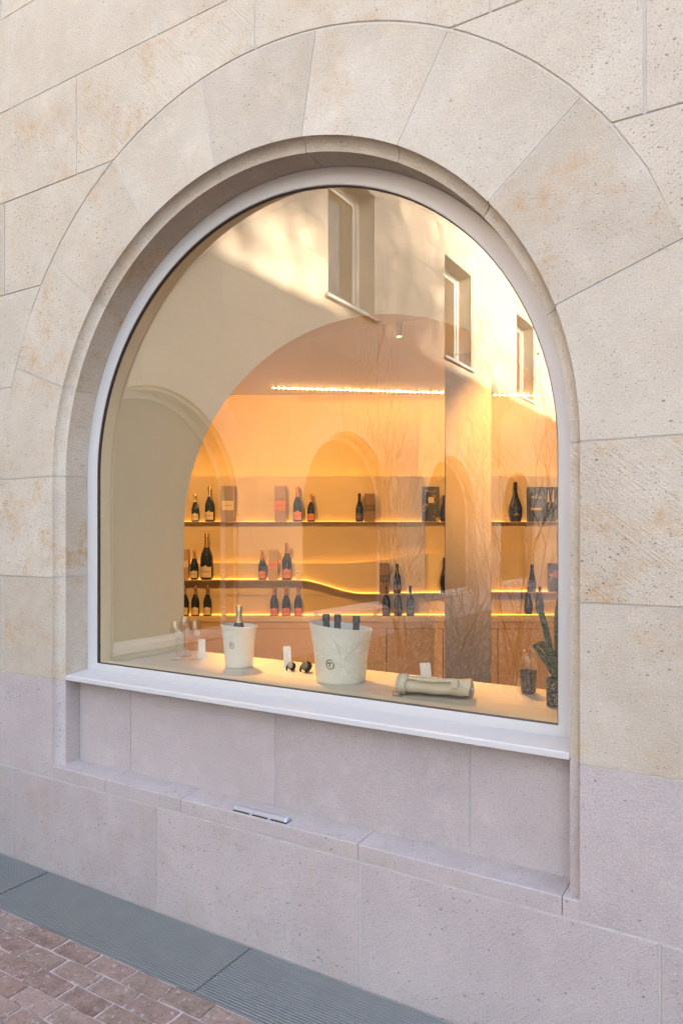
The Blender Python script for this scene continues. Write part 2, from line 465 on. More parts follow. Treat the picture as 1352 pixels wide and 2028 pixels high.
def clipped(x0, x1, z0, z1, arches, r):
    """pieces of a course block lying above the arch rings, as (x, z) polygons"""
    out = []
    xs = [x0 + (x1 - x0) * i / 28 for i in range(29)]
    for xc, zs in arches:
        for zz in (z0, z1):
            d = r * r - (zz - zs) ** 2
            if d > 0:
                for sgn in (-1, 1):
                    x = xc + sgn * math.sqrt(d)
                    if x0 < x < x1: xs.append(x)
        for sgn in (-1, 1):
            x = xc + sgn * r
            if x0 < x < x1: xs.append(x)
    xs = sorted(set(round(x, 5) for x in xs))
    def zl(x):
        z = z0
        for xc, zs in arches:
            d = r * r - (x - xc) ** 2
            if d > 0: z = max(z, zs + math.sqrt(d))
        return z
    run = []
    def flush():
        nonlocal run
        if len(run) > 1 and run[-1][0] - run[0][0] > .02 and max(z1 - z for _, z in run) > .012:
            lo = [run[0]]
            for i in range(1, len(run) - 1):
                if not (abs(run[i][1] - z0) < 1e-6 and abs(run[i - 1][1] - z0) < 1e-6 and abs(run[i + 1][1] - z0) < 1e-6): lo.append(run[i])
            lo.append(run[-1])
            poly = lo[:]
            if z1 - lo[-1][1] > 1e-5: poly.append((run[-1][0], z1))
            if z1 - lo[0][1] > 1e-5: poly.append((run[0][0], z1))
            out.append(poly)
        run = []
    for x in xs:
        z = zl(x)
        if z <= z1 + 2e-4: run.append((x, min(z, z1)))
        else: flush()
    flush()
    return out

def build_courses(root, courses, joints, arches, holes, mats, zsill, seed, bottom_open=True, thick=.16):
    """courses: list of z; joints: function(course index) -> sorted x list; returns the mortar mesh"""
    rg = random.Random(seed); mort = MB()
    for ci in range(len(courses) - 1):
        z0, z1 = courses[ci], courses[ci + 1]; xs = joints(ci)
        for xa, xb in zip(xs[:-1], xs[1:]):
            yo = rg.uniform(-.0012, .0012)
            mat = mats(ci, xa)
            if z1 <= ZS + .01:                        # below the springing
                segs = [(xa, xb, 0, 0)]
                for xc, zs in arches:
                    if z1 <= zsill + .001: continue
                    nxt = []
                    for (p, q, l, r_) in segs:
                        lo, hi = xc - RA, xc + RA
                        if q <= lo + .001 or p >= hi - .001: nxt.append((p, q, l, r_)); continue
                        if p < lo: nxt.append((p, lo, l, (xc, -1)))
                        if q > hi: nxt.append((hi, q, (xc, 1), r_))
                    segs = nxt
                for p, q, l, r_ in segs:
                    if r_: jamb(r_[0], -1, p + G / 2, z0 + G / 2, z1 - G / 2, yo).make('stone_block', mat, root, 30)
                    elif l: jamb(l[0], 1, q - G / 2, z0 + G / 2, z1 - G / 2, yo).make('stone_block', mat, root, 30)
                    else:
                        poly = [(p + G / 2, z0 + G / 2), (q - G / 2, z0 + G / 2), (q - G / 2, z1 - G / 2), (p + G / 2, z1 - G / 2)]
                        MB().prism(poly, yo, thick, .0022).make('stone_block', mat, root)
                    mort.add([(p  , .004, z0), (q  , .004, z0), (q  , .004, z1), (p  , .004, z1)], [(0, 1, 2, 3)])
            else:
                segs = [(xa, xb)]
                for h in holes:
                    if z1 <= h[2] + .001 or z0 >= h[3] - .001: continue
                    nxt = []
                    for p, q in segs:
                        if q <= h[0] or p >= h[1]: nxt.append((p, q)); continue
                        if p < h[0] - .03: nxt.append((p, h[0]))
                        if q > h[1] + .03: nxt.append((h[1], q))
                    segs = nxt
                for p, q in segs:
                    for poly in clipped(p + G / 2, q - G / 2, z0 + G / 2, z1 - G / 2, arches, RX + G / 2):
                        MB().prism(poly, yo, thick, .0022).make('stone_block', mat, root)
                    for poly in clipped(p, q, z0, z1, arches, RX):
                        mort.add([(x  , .004, z) for x, z in poly], [tuple(range(len(poly)))])
    for xc, zs in arches:
        for k in range(9):
            voussoir(xc, zs, PI * k / 9, PI * (k + 1) / 9, rg.uniform(-.001, .001)).make('voussoir', mats(99, 0), root, 30)
        # mortar core behind the ring and the jambs
        prof = profile(.0025, YF + .03); loop = [(RX, .0032)] + prof; L = len(loop); vs = []; n = 72
        st = [(xc + r, y, zsill) for r, y in loop]
        vs += st
        for k in range(n + 1):
            a = PI * k / n
            vs += [(xc + r * math.cos(a), y, zs + r * math.sin(a)) for r, y in loop]
        vs += [(xc - r, y, zsill) for r, y in loop]
        fs = [(k * L + i, k * L + i + 1, (k + 1) * L + i + 1, (k + 1) * L + i) for k in range(1, n + 1) for i in range(L - 1)]
        fs += [(k * L + i, k * L + i + 1, (k + 1) * L + i + 1, (k + 1) * L + i) for k in (0, n + 1) for i in range(1, L - 1)]
        mort.add(vs, fs)
    return mort

# front wall
front = thing('stone_facade', 'cream limestone ashlar wall with a ring of big voussoirs round the arched shop window', 'stone wall')
CZ = [-.16, .446, .915, 1.399, 1.882, 2.339, 2.807, 3.271, 3.731, 4.202, 4.67, 5.14, 5.61]
FJ = {0: [-3.60, -2.5, -1.513, -.531, .462, 1.443, 2.4, 3.4, 4.6], 1: [-3.60, -2.6, -1.95, 1.9, 2.9, 3.9, 4.6], 2: [-3.60, -2.55, -1.596, 2.2, 3.1, 4.6],
      3: [-3.60, -2.9, -1.93, 1.72, 2.6, 3.6, 4.6], 4: [-3.60, -2.75, -1.75, 2.05, 3.0, 4.6], 5: [-3.60, -2.5, -1.91, 1.81, 2.8, 3.7, 4.6],
      6: [-3.60, -2.6, -1.596, 1.95, 2.9, 4.6], 7: [-3.60, -2.9, -2.0, -1.051, 1.403, 2.4, 3.4, 4.6], 8: [-3.60, -2.4, -1.546 - .25, -1.051 + .0, -.0062, .943, 1.9, 2.9, 4.6],
      9: [-3.60, -2.5, -1.546, -.537, .47, 1.5, 2.5, 4.6], 10: [-3.60, -2.9, -1.9, -1.0, .1, 1.0, 2.1, 3.2, 4.6], 11: [-3.60, -2.5, -1.4, -.4, .6, 1.6, 2.6, 4.6]}
FJ[6] = [-3.60, -2.6, -1.596, 1.403, 2.9, 4.6]
FJ[7] = [-3.60, -2.9, -2.0, -1.051, -.0062, .943, 2.0, 3.4, 4.6]
FJ[8] = [-3.60, -2.4, -1.546, -.537, .47, 1.7, 2.9, 4.6]
FJ[9] = [-3.60, -2.5, -1.62, -.9, .2, 1.3, 2.5, 4.6]
mort = build_courses(front, CZ, lambda i: FJ[i], [(0, ZS)], [], lambda i, x: M['base_stone'] if i < 2 else M['stone'], .446, 3)
# apron below the window and the ledge
YP = .122
for xa, xb in ((-R2, -.829), (-.829, .0016), (.0016, .828), (.828, R2)):
    MB().prism([(xa + .002, .505), (xb - .002, .505), (xb - .002, .925), (xa + .002, .925)], YP + random.uniform(-.0008, .0008), .19, .0015).make('apron_stone', M['base_stone'], front)
mort.box(-R2, R2, YP + .0035, .18, .5, .92)
def ledge(xa, xb):
    vs = []
    for x in (xa, xb):
        vs += [(x, 0.0005, .449), (x, .0005, .5025), (x, .003, .5055), (x, YP + .02, .5125), (x, YP + .02, .449)]
    fs = [(0, 1, 6, 5), (1, 2, 7, 6), (2, 3, 8, 7), (3, 4, 9, 8), (4, 0, 5, 9), (4, 3, 2, 1, 0), (5, 6, 7, 8, 9)]
    return MB().add(vs, [tuple(reversed(f)) for f in fs])
for xa, xb in ((-1.2235, -.859), (-.859, -.397), (-.397, .454), (.454, 1.1698), (1.1698, 1.2235)):
    ledge(xa + .0012, xb - .0012).make('ledge_stone', M['base_stone'], front)
mort.box(-1.222, 1.222, .004, YP, .446, .4505)
mort.make('mortar', M['mortar'], front)
# building above and behind, so that no light comes in round the back
MB().box(-3.6, 4.6, .17, .3, 5.6, 9.6).box(-3.6, -1.75, .17, .30, -.16, 5.6).box(1.75, 4.6, .17, .30, -.16, 5.6).box(-1.75, 1.75, .17, .3, 3.6, 5.6).box(-1.75, 1.75, .19, .30, -.16, .9).make('wall_core', M['stone'], front)
MB().box(-3.6, 4.6, -.02, .17, 5.6, 9.6).make('upper_wall', M['stone'], front)

# ------------------------------------------------------------------ the arched window
FR_O, FR_I = R2 - .001, 1.113
win = thing('arched_window', 'large round-arched shop window with white metal frame and one sheet of reflecting glass', 'window')
def arch_loop(r, zb, n=64, zs=ZS, xc=0.0):
    return [(xc + r, zb)] + [(xc + r * math.cos(PI * k / n), zs + r * math.sin(PI * k / n)) for k in range(n + 1)] + [(xc - r, zb)]
def frame_ring(profile_, parent, name, mat):
    """profile points (r, zb, y) swept round the arched outline with a straight bottom rail"""
    vs = []; L = None
    for r, zb, y in profile_:
        lp = arch_loop(r, zb); L = len(lp); vs += [(x, y, z) for x, z in lp]
    fs = []
    P_ = len(profile_)
    for k in range(P_ - 1):
        for i in range(L):
            j = (i + 1) % L
            fs.append((k * L + i, k * L + j, (k + 1) * L + j, (k + 1) * L + i))
    return obj(name, vs, fs, mat, parent, 30)
GB = .979
frame_ring([(FR_O, .928, .25), (FR_O, .928, YF + .002), (FR_O - .002, .930, YF), (FR_I + .003, GB - .003, YF), (FR_I, GB, YF + .003), (FR_I, GB, YF + .02)], win, 'window_frame', M['white_metal'])
frame_ring([(FR_I - .0005, GB + .0005, YF + .004), (FR_I - .003, GB + .003, YF + .006), (FR_I - .003, GB + .003, YF + .016), (FR_I - .0035, GB + .0035, YF + .020)], win, 'gasket', M['gasket'])
lp = arch_loop(FR_I - .002, GB + .002, 64); L = len(lp); yg = YF + .016
gl = obj('glass_pane', [(x, yg, z) for x, z in lp] + [(x, yg + .006, z) for x, z in lp],
         [tuple(range(L)), tuple(range(2 * L - 1, L - 1, -1))] + [(i, L + i, L + (i + 1) % L, (i + 1) % L) for i in range(L)], None, win)
gl.data.materials.append(M['window_glass']); gl.data.materials.append(M['clear'])
for p_ in gl.data.polygons: p_.material_index = 0 if p_.index == 0 else 1
# inner sash edge seen behind the glass
frame_ring([(FR_I - .001, GB + .001, YF + .0225), (FR_I - .003, GB + .002, YF + .024), (FR_I - .005, GB + .002, YF + .082), (FR_I + .002, GB - .01, YF + .084)], win, 'inner_bead', M['plaster'])
# bottom lip and metal sill
s = MB()
pr_ = [(.042, .911), (.042, .929), (.046, .933), (.160, .944), (.160, .938), (.062, .926), (.062, .911)]
vs = [(x, y, z) for x in (-R2 + .0015, R2 - .0015) for y, z in pr_]; n_ = len(pr_)
s.add(vs, [(i, i + n_, (i + 1) % n_ + n_, (i + 1) % n_) for i in range(n_)] + [tuple(range(n_)), tuple(range(2 * n_ - 1, n_ - 1, -1))])
s.make('window_sill', M['white_metal'], win)
MB().rbox(-R2 + .004, R2 - .004, YF - .006, YF + .01, .929, .941, .002).make('drip_rail', M['white_metal'], win)

# ------------------------------------------------------------------ recessed lamp in the ledge
lamp = thing('ledge_lamp', 'short recessed linear lamp under a clear half-round cover let into the stone ledge', 'lamp', (0.003, .031, .508))
MB().box(-.129, .130, -.020, .021, -.012, .0012).make('slot', M['dark'], lamp)
mb = MB(); vs = []; nn = 10
for x in (-.118, .118):
    for k in range(nn + 1):
        a = PI * k / nn; vs.append((x, -.016 * math.cos(a) + .001, .001 + .014 * math.sin(a)))
mb.add(vs, [(k, k + nn + 1, k + nn + 2, k + 1) for k in range(nn)]); mb.make('cover', M['opal'], lamp, 40)
for sx in (-1, 1):
    mb = MB(); vs = []
    for x, q in ((sx * .1185, 1.06), (sx * .128, .95)):
        for k in range(nn + 1):
            a = PI * k / nn; vs.append((x, -.0165 * q * math.cos(a) + .001, .001 + .0145 * q * math.sin(a)))
    mb.add(vs, [(k, k + nn + 1, k + nn + 2, k + 1) for k in range(nn)] + [tuple(range(nn + 1)), tuple(range(nn + 1, 2 * nn + 2))])
    mb.make('end_cap', M['lamp_end'], lamp, 40)
for x in (-.04, .05): MB().box(x - .006, x + .006, -.0215, -.0155, -.002, .003).make('clip', M['lamp_end'], lamp)

# ------------------------------------------------------------------ drain and pavement
bars0 = None
gx = [-4.912, -3.692, -2.465, -1.242, -.026, 1.19, 2.41, 3.63]
glab = ['steel slot grate of the wall drain nearest the corner of the wing', 'far left steel slot grate of the wall drain, only its right end in view', 'long steel slot grate in the middle of the wall drain', 'steel slot grate at the right end of the wall drain, running out of view']
grates = []
for i in range(1, 5):
    g = thing('drain_grate', glab[i - 1], 'grate', (gx[i], -.325, 0), 0, 'steel drain grates along the foot of the wall')
    w = gx[i + 1] - gx[i]
    if bars0 is None:
        mb = MB(); nb = 25; pit = .318 / nb
        for k in range(nb):
            y = .003 + pit * (k + .5)
            vs = []
            for x in (.009, w - .009):
                vs += [(x, y - .0034, -.0025), (x, y - .0022, .0008), (x, y + .0022, .0008), (x, y + .0034, -.0025), (x, y + .0025, -.03), (x, y - .0025, -.03)]
            mb.add(vs, [(j, (j + 1) % 6, (j + 1) % 6 + 6, j + 6) for j in range(6)] + [(5, 4, 3, 2, 1, 0), (6, 7, 8, 9, 10, 11)])
        b = mb.make('grate_bars', M['grate'], g); bars0 = b.data
    else: b = obj('grate_bars', None, None, parent=g, mesh=bars0)
    b['kind'] = 'stuff'
    for x in (.12, .4, .68, .96): MB().box(x - .004, x + .004, .002, .318, -.040, -.030).make('cross_bar', M['grate'], g)
    MB().box(.0, w, -.004, 0, -.05, -.001).make('edge_rail', M['grate'], g)
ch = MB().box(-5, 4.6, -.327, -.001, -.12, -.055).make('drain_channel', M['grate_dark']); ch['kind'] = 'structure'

pave = bpy.data.objects.new('pavement', None); C.objects.link(pave); pave['kind'] = 'structure'
bedm = plain('pale_joint_mortar', (.45, .385, .375), .95, var=.2, scale=25, bump=.6, bscale=120)
MB().box(-5, 4.6, -3.6, -.3295, -.15, -.006).make('joint_bed', bedm, pave)
pm = []
for k in range(10):
    rg = random.Random(100 + k); mb = MB()
    l, w, h = .0930, .0418, .02
    top = []; mid = []; bot = []
    ring = []
    for t in range(16):
        q = t / 16 * 4; sde = int(q); f = q - sde
        cs = [(-l, -w), (l, -w), (l, w), (-l, w)]
        a_, b_ = cs[sde], cs[(sde + 1) % 4]
        x, y = a_[0] + (b_[0] - a_[0]) * f, a_[1] + (b_[1] - a_[1]) * f
        cut = .99 if f > .01 else .975
        x *= cut; y *= cut
        ring.append((x + rg.uniform(-.002, .002), y + rg.uniform(-.002, .002)))
    top = [(x * .975, y * .945, .0 + rg.uniform(-.0012, .0012)) for x, y in ring]
    mid = [(x, y, -.004 + rg.uniform(-.001, .001)) for x, y in ring]
    bot = [(x, y, -.03) for x, y in ring]
    fs = [tuple(range(16))]
    for o_ in (0, 16):
        for t in range(16): fs.append((o_ + t, o_ + 16 + t, o_ + 16 + (t + 1) % 16, o_ + (t + 1) % 16))
    me = bpy.data.meshes.new('paver'); me.from_pydata(top + mid + bot, [], fs); me.update(); me.materials.append(M['paver']); pm.append(me)
cand = []
for r_ in range(36):
    y = -.3775 - .0885 * r_
    offx = [.0, .095, .035, .13][r_ % 4] + (.02 * (r_ % 3))
    for k in range(-26, 25):
        cand.append((.192 * k + offx - .001, y))
cand.sort(key=lambda c: (c[0] + .9) ** 2 + (c[1] + .55) ** 2 * 1.6)
rest = MB()
for i, (x, y) in enumerate(cand):
    rx_, ry_, rz_ = x + random.uniform(-.003, .003), y + random.uniform(-.002, .002), random.uniform(-.0025, .0015)
    th = random.uniform(-.012, .012) + (PI if random.random() < .5 else 0)
    if i < 290:
        o = obj('paver', None, None, parent=pave, mesh=random.choice(pm))
        o.location = (rx_, ry_, rz_); o.rotation_euler = (random.uniform(-.006, .006), random.uniform(-.006, .006), th)
    else:
        rest.rbox(rx_ - .09, rx_ + .09, ry_ - .04, ry_ + .04, -.03, rz_, .004)
o = rest.make('distant_pavers', M['paver'], pave); o['kind'] = 'stuff'

# ------------------------------------------------------------------ shop room behind the wall
room = thing('shop_room', 'cream plastered shop interior with vaulted window niche and flat ceiling behind the glass', 'room')
# vaulted niche between the window and the room
YB = .75; AB, ZB, BB = 1.097, 1.62, 1.02; n = 48
A_ = arch_loop(FR_I + .006, .94, n); 
B_ = [(AB, .94)] + [(AB * math.cos(PI * k / n), ZB + BB * math.sin(PI * k / n)) for k in range(n + 1)] + [(-AB, .94)]
L = len(A_); vs = []; fs = []
for k in range(9):
    t = k / 8; tt = t
    for (xa, za), (xb, zb) in zip(A_, B_): vs.append((xa + (xb - xa) * tt, YF + .085 + (YB - YF - .085) * t, za + (zb - za) * tt))
for k in range(8):
    for i in range(L - 1): fs.append((k * L + i, k * L + i + 1, (k + 1) * L + i + 1, (k + 1) * L + i))
obj('niche_vault', vs, fs, M['plaster'], room, 30)
# room side of that wall
X0, X1, Y1, ZF, ZT = -7.6, 4.6, 9.6, -.5, 3.2
mb = MB()
arc = B_[1:-1]
mb.add([(AB, YB, ZF), (X1, YB, ZF), (X1, YB, ZB), (AB, YB, ZB)], [(0, 1, 2, 3)])
mb.add([(-AB, YB, ZF), (X0, YB, ZF), (X0, YB, ZB), (-AB, YB, ZB)], [(0, 1, 2, 3)])
mb.add([(AB, YB, ZB), (X1, YB, ZB), (X1, YB, 3.6), (AB, YB, 3.6)], [(0, 1, 2, 3)])
mb.add([(-AB, YB, ZB), (X0, YB, ZB), (X0, YB, 3.6), (-AB, YB, 3.6)], [(0, 1, 2, 3)])
for (xa, za), (xb, zb) in zip(arc[:-1], arc[1:]): mb.add([(xa, YB, za), (xb, YB, zb), (xb, YB, 3.6), (xa, YB, 3.6)], [(0, 1, 2, 3)])
mb.add([(-AB, YB, ZF), (AB, YB, ZF), (AB, YB, .93), (-AB, YB, .93)], [(0, 1, 2, 3)])
mb.make('inner_wall', M['plaster'], room)
MB().box(X0, X1, YB, Y1, ZF - .05, ZF).make('floor', M['floor'], room)
MB().box(X0, X1, Y1, Y1 + .1, ZF, 3.7).box(X0 - .1, X0, YB, Y1, ZF, 3.7).box(X1, X1 + .1, YB, Y1, ZF, 3.7).make('side_wall', M['plaster'], room)
MB().box(X0, X1, .3, Y1, 3.62, 3.75).make('roof_slab', M['plaster'], room)
cs, sn = math.cos(PSI), math.sin(PSI)
DW = 8.35
ox, oy = 1.749 - sn * DW, -2.223 + cs * DW
def loc2w(a, d): return (ox + cs * a - sn * d, oy + sn * a + cs * d)
def liney(x, d):                                      # y of the line 'local y = d' at world x
    a = (x - ox + sn * d) / cs
    return oy + sn * a + cs * d
ce = -.10
JY = 2.622
xi = None
for xx in [X0 + i * .01 for i in range(1300)]:
    if liney(xx, ce) >= JY: xi = xx; break
def slab(poly, z0, z1, name, mat, parent):
    n_ = len(poly)
    vs = [(x, y, z0) for x, y in poly] + [(x, y, z1) for x, y in poly]
    return obj(name, vs, [tuple(range(n_ - 1, -1, -1)), tuple(range(n_, 2 * n_))] + [(i, (i + 1) % n_, n_ + (i + 1) % n_, n_ + i) for i in range(n_)], mat, parent)
slab([(X0, YB), (X1, YB), (X1, JY - .006), (xi, JY - .006), (X0 + 3.0, liney(X0 + 3.0, ce)), (X0, liney(X0 + 3.0, ce))], ZT, ZT + .03, 'ceiling_board', M['ceiling'], room)
slab([(xi + .02, JY + .006), (X1, JY + .006), (X1, liney(X1, ce))], ZT, ZT + .03, 'ceiling_board', M['ceiling'], room)
# pier
kx = 6.36 / 1435.65; ac = (926 - 676) * kx; wc_ = 45.2 * kx
col = thing('square_column', 'warm tan plastered square column standing in front of the lit shelves', 'column', (*loc2w(ac, 6.36 - DW), 0), PSI - R(10.2))
MB().rbox(-wc_, wc_, 0, .40, ZF, ZT, .006).make('shaft', M['column'], col)
MB().box(-wc_ - .008, wc_ + .008, -.008, .408, ZF, ZF + .09).make('base_ring', M['steel'], col)

# display wall with shelves (local x along the wall, local y away from the window)
dw = thing('display_wall', 'warm backlit built-in wall with stepped wavy shelves and low cupboards in the shop', 'shelving', (ox, oy, 0), PSI)
def ax(u, d=0.0): return (u - 676) / 1435.65 * (DW + d)
def az(v, d=0.0): return 1.6 - (v - 1061.14) / 1435.65 * (DW + d)
XL, XR = -3.3, 5.4
MB().box(XL, XR, .34, .5, ZF, 3.6).make('upper_panel', M['display'], dw)                    # the deep back above
MB().prism([(XL, az(1034, .14)), (XR, az(1034, .14)), (XR, az(943, .14)), (XL, az(943, .14))], .14, .17).make('upper_front_panel', M['display'], dw)
MB().box(XL, XR, .15, .34, az(1034, .14) - .0, az(1034, .14) + .03).make('panel_base', M['display'], dw)
MB().rbox(XL, XR, .0, .14, az(1034.5, 0), az(1033.2, 0), .002).make('shelf', M['display'], dw)
MB().box(XL, XR, .10, .12, .5, az(1035.4, .0)).make('middle_panel', M['display'], dw)
def spl(pts, u):
    for (a, b), (c, d) in zip(pts[:-1], pts[1:]):
        if a <= u <= c:
            t = (u - a) / (c - a) if c > a else 0
            t = t * t * (3 - 2 * t); return b + (d - b) * t
    return pts[0][1] if u < pts[0][0] else pts[-1][1]
W2 = [(0, 1148), (585, 1149), (720, 1177), (890, 1175), (980, 1173), (1700, 1173)]
WT = [(0, 1115), (680, 1115.5), (905, 1093.5), (985, 1089), (1700, 1089)]
us = [ -100, 200, 365, 500, 560] + list(range(580, 730, 8)) + list(range(730, 1000, 15)) + [1050, 1110, 1300, 1600]
poly = [(ax(u, .03), az(spl(W2, u), .03)) for u in us] + [(ax(u, .03), az(spl(WT, u), .03)) for u in reversed(us)]
def strip(us, zt, thick, y0, y1, d):
    mb = MB(); vs = []
    for u in us:
        x, z = ax(u, d), az(spl(zt, u), d)
        vs += [(x, y0, z), (x, y1, z), (x, y1, z - thick), (x, y0, z - thick)]
    fs = []
    for k in range(len(us) - 1):
        for i in range(4):
            j = (i + 1) % 4; fs.append((k * 4 + i, k * 4 + j, k * 4 + 4 + j, k * 4 + 4 + i))
    fs += [(3, 2, 1, 0), tuple(4 * (len(us) - 1) + i for i in range(4))]
    return mb.add(vs, fs)
mb = MB(); vs = []
for u in us:
    x = ax(u, .03); zb, zt_ = az(spl(W2, u), .03), az(spl(WT, u), .03)
    vs += [(x, .03, zb), (x, .03, zt_), (x, .055, zt_), (x, .055, zb)]
fs = []
for k in range(len(us) - 1):
    for i in range(4):
        j = (i + 1) % 4; fs.append((k * 4 + i, k * 4 + j, k * 4 + 4 + j, k * 4 + 4 + i))
mb.add(vs, fs).make('wavy_panel', M['display'], dw, 30)
strip(us, W2, .008, -.125, .06, -.125).make('wavy_shelf', M['display'], dw, 30)
MB().box(XL, XR, .0, .02, .4, az(1180, -.125)).make('lower_panel', M['display'], dw)
mb = MB(); vs = []
for u in us:
    x = ax(u, 0); zb, zt_ = az(1181, 0), az(spl(W2, u), -.125) - .0085
    vs += [(x, .0, zb), (x, .0, zt_), (x, .02, zt_), (x, .02, zb)]
fs = []
for k in range(len(us) - 1):
    for i in range(4):
        j = (i + 1) % 4; fs.append((k * 4 + i, k * 4 + j, k * 4 + 4 + j, k * 4 + 4 + i))
mb.add(vs, fs).make('lower_wavy_panel', M['display'], dw, 30)
# cupboards
zc3 = az(1222, -.2)
MB().rbox(XL, XR, -.20, .06, zc3 - .055, zc3, .003).make('cupboard_top', M['display'], dw)
MB().box(XL, XR, -.165, .05, ZF, zc3 - .055).make('cupboard_carcass', M['dark'], dw)
du = [112, 240, 365, 501, 640, 765, 877, 985, 1097, 1210]
zt_ = az(1246, -.18)
MB().box(XL, XR, -.186, -.16, zt_ + .006, zc3 - .055).make('cupboard_rail', M['cabinet'], dw)
for a, b in zip(du[:-1], du[1:]):
    MB().rbox(ax(a, -.18) + .004, ax(b, -.18) - .004, -.186, -.16, ZF + .08, zt_, .002).make('door', M['cabinet'], dw)

# hidden LED lines of the shelves and the LED row in the ceiling
def led(label, x0, x1, y, z, w=.012, h=.004, m='led', name='led_strip'):
    t = thing(name, label, 'LED strip', (ox, oy, 0), PSI)
    MB().box(x0, x1, y, y + w, z - .010, z - .004).make('channel', M['steel'], t)
    e = MB().box(x0, x1, y + .001, y + w - .001, z - .004, z - .004 + h).make('diodes', M[m], t)
    return t
led('warm LED line hidden behind the top edge of the upper shelf panel', XL + .1, XR - .1, .20, az(943, .14) - .085)
led('warm LED line hidden behind the wavy panel under the middle shelf', XL + .1, XR - .1, .066, az(1115, .03) - .055)
led('warm LED line hidden in the ceiling cove above the display wall', XL + .1, XR - .1, -.085, ZT + .045, .02, .03)
M['led_soft'] = emit('soft_warm_led', (1, .43, .07), .6)
led('warm LED line let into the back of the top shelf', XL + .1, XR - .1, .118, az(1033.2, 0) + .004, .014, .004, 'led_soft')
led('warm LED line let into the back of the cupboard top', XL + .1, XR - .1, -.018, zc3 + .006, .014, .004, 'led_soft')
t = thing('led_strip', 'warm LED line following the back of the wavy middle shelf', 'LED strip', (ox, oy, 0), PSI)
strip(us, [(u_, v_ - .7) for u_, v_ in W2], .004, .010, .024, -.125).make('diodes', M['led_soft'], t)
def dots(label, u0, d0, u1, d1):
    t = thing('led_row', label, 'LED strip', (ox, oy, 0), PSI, 'rows of bright LED dots on the shop ceiling')
    a0, a1 = (u0 - 676) / 1435.65 * d0, (u1 - 676) / 1435.65 * d1
    n_ = int((a1 - a0) / .05); mb = MB(); c_ = MB()
    for k in range(n_):
        f = (k + .5) / n_; x = a0 + (a1 - a0) * f; y = d0 + (d1 - d0) * f - DW
        mb.box(x - .011, x + .011, y - .0045, y + .0045, ZT - .014, ZT - .009)
        c_.box(x - .0251, x + .0251, y - .010, y + .010, ZT - .009, ZT - .001)
    c_.make('channel', M['steel'], t); e = mb.make('diodes', M['led_dot'], t); e['kind'] = 'stuff'
dots('long row of bright LED dots on the shop ceiling left of the column', 538, 7.79, 888, 8.06)
dots('short row of bright LED dots on the shop ceiling right of the column', 975, 8.18, 1060, 8.22)

# ceiling spotlight
def spot(label, u, v0, d, aim, power, size=75):
    a = (u - 676) / 1435.65 * d
    x, y = loc2w(a, d - DW)
    t = thing('ceiling_spotlight', label, 'spotlight', (x, y, ZT), 0, 'white cylinder spotlights under the shop ceiling')
    MB().lathe([(.019, -.100), (.021, -.098), (.021, -.004), (.019, 0)], 20).make('housing', M['white_metal'], t, 40)
    MB().lathe([(.0165, -.1015), (.0165, -.100)], 16).make('lens', M['spot_lens'], t)
    l = bpy.data.lights.new('spot_light', 'SPOT'); l.energy = power; l.color = (1, .56, .20); l.spot_size = R(size); l.spot_blend = .6; l.shadow_soft_size = .02
    lo = bpy.data.objects.new('lamp_light', l); C.objects.link(lo); lo.parent = t; lo.location = (0, 0, -.105)
    tx, ty = loc2w(*aim[:2]); dv = Vector((tx - x, ty - y, aim[2] - ZT + .1))
    lo.rotation_euler = dv.to_track_quat('-Z', 'Y').to_euler()
    return t
spot('small white cylinder spotlight hanging under the ceiling joint, its lens lit', 790, 640, 5.46, (1.05, -4.75, .97), 120, 36)
spot('added unseen fill spotlight farther left under the shop ceiling, hidden by the niche vault', 330, 640, 5.6, (-1.0, 0, 1.2), 55)  # extra lamp added out of sight, frontal fill for the shelves
spot('added unseen counter spotlight left of the visible one, hidden by the niche vault', 430, 640, 5.0, (-.05, -4.45, .97), 120, 36)  # added unseen lamp: brightens the counter, whose bounce warms the niche vault
spot('added unseen fill spotlight farther right under the shop ceiling, beyond the window edge', 1150, 640, 5.2, (1.6, 0, 1.2), 50)  # added warm fill from the right, lamp itself never in view

# ------------------------------------------------------------------ display counter inside the window
ct = thing('window_counter', 'pale cream stone counter top running along inside the window glass', 'counter')
MB().rbox(-1.09, 1.09, YF + .062, YB, .936, .9695, .002).make('counter_top', M['counter'], ct)
MB().box(-1.09, 1.09, YB - .05, YB - .02, ZF, .936).make('counter_front', M['cabinet'], ct)
ZCN = .9697
def cr(du, dv=0):                                      # a step along the room's axis, metres
    return Vector((cs * du - sn * dv, sn * du + cs * dv, 0))

# ------------------------------------------------------------------ bottles
STD = [(.0, .0), (.118, .0), (.136, .012), (.138, .05), (.138, .44), (.132, .50), (.112, .57), (.082, .645), (.058, .71), (.047, .77), (.044, .90), (.044, .905)]
STDFOIL = [(.0605, .655 + .045), (.051, .76), (.0475, .83), (.0475, .895), (.054, .90), (.056, .925), (.050, .94), (.051, .985), (.046, 1.0), (0, 1.0)]
BLK = [(.0, .0), (.118, .0), (.128, .012), (.142, .12), (.150, .24), (.146, .34), (.128, .45), (.098, .56), (.070, .66), (.054, .75), (.048, .82), (.046, .9)]
BLKFOIL = [(.050, .80), (.050, .86), (.056, .865), (.060, .90), (.055, .915), (.057, .985), (.050, 1.0), (0, 1.0)]
MAG = [(.0, .0), (.13, .0), (.145, .012), (.165, .14), (.174, .26), (.165, .37), (.135, .48), (.095, .58), (.062, .68), (.046, .77), (.040, .86), (.038, .9)]
MAGFOIL = [(.044, .80), (.042, .86), (.050, .865), (.052, .90), (.045, .915), (.046, .985), (.04, 1.0), (0, 1.0)]
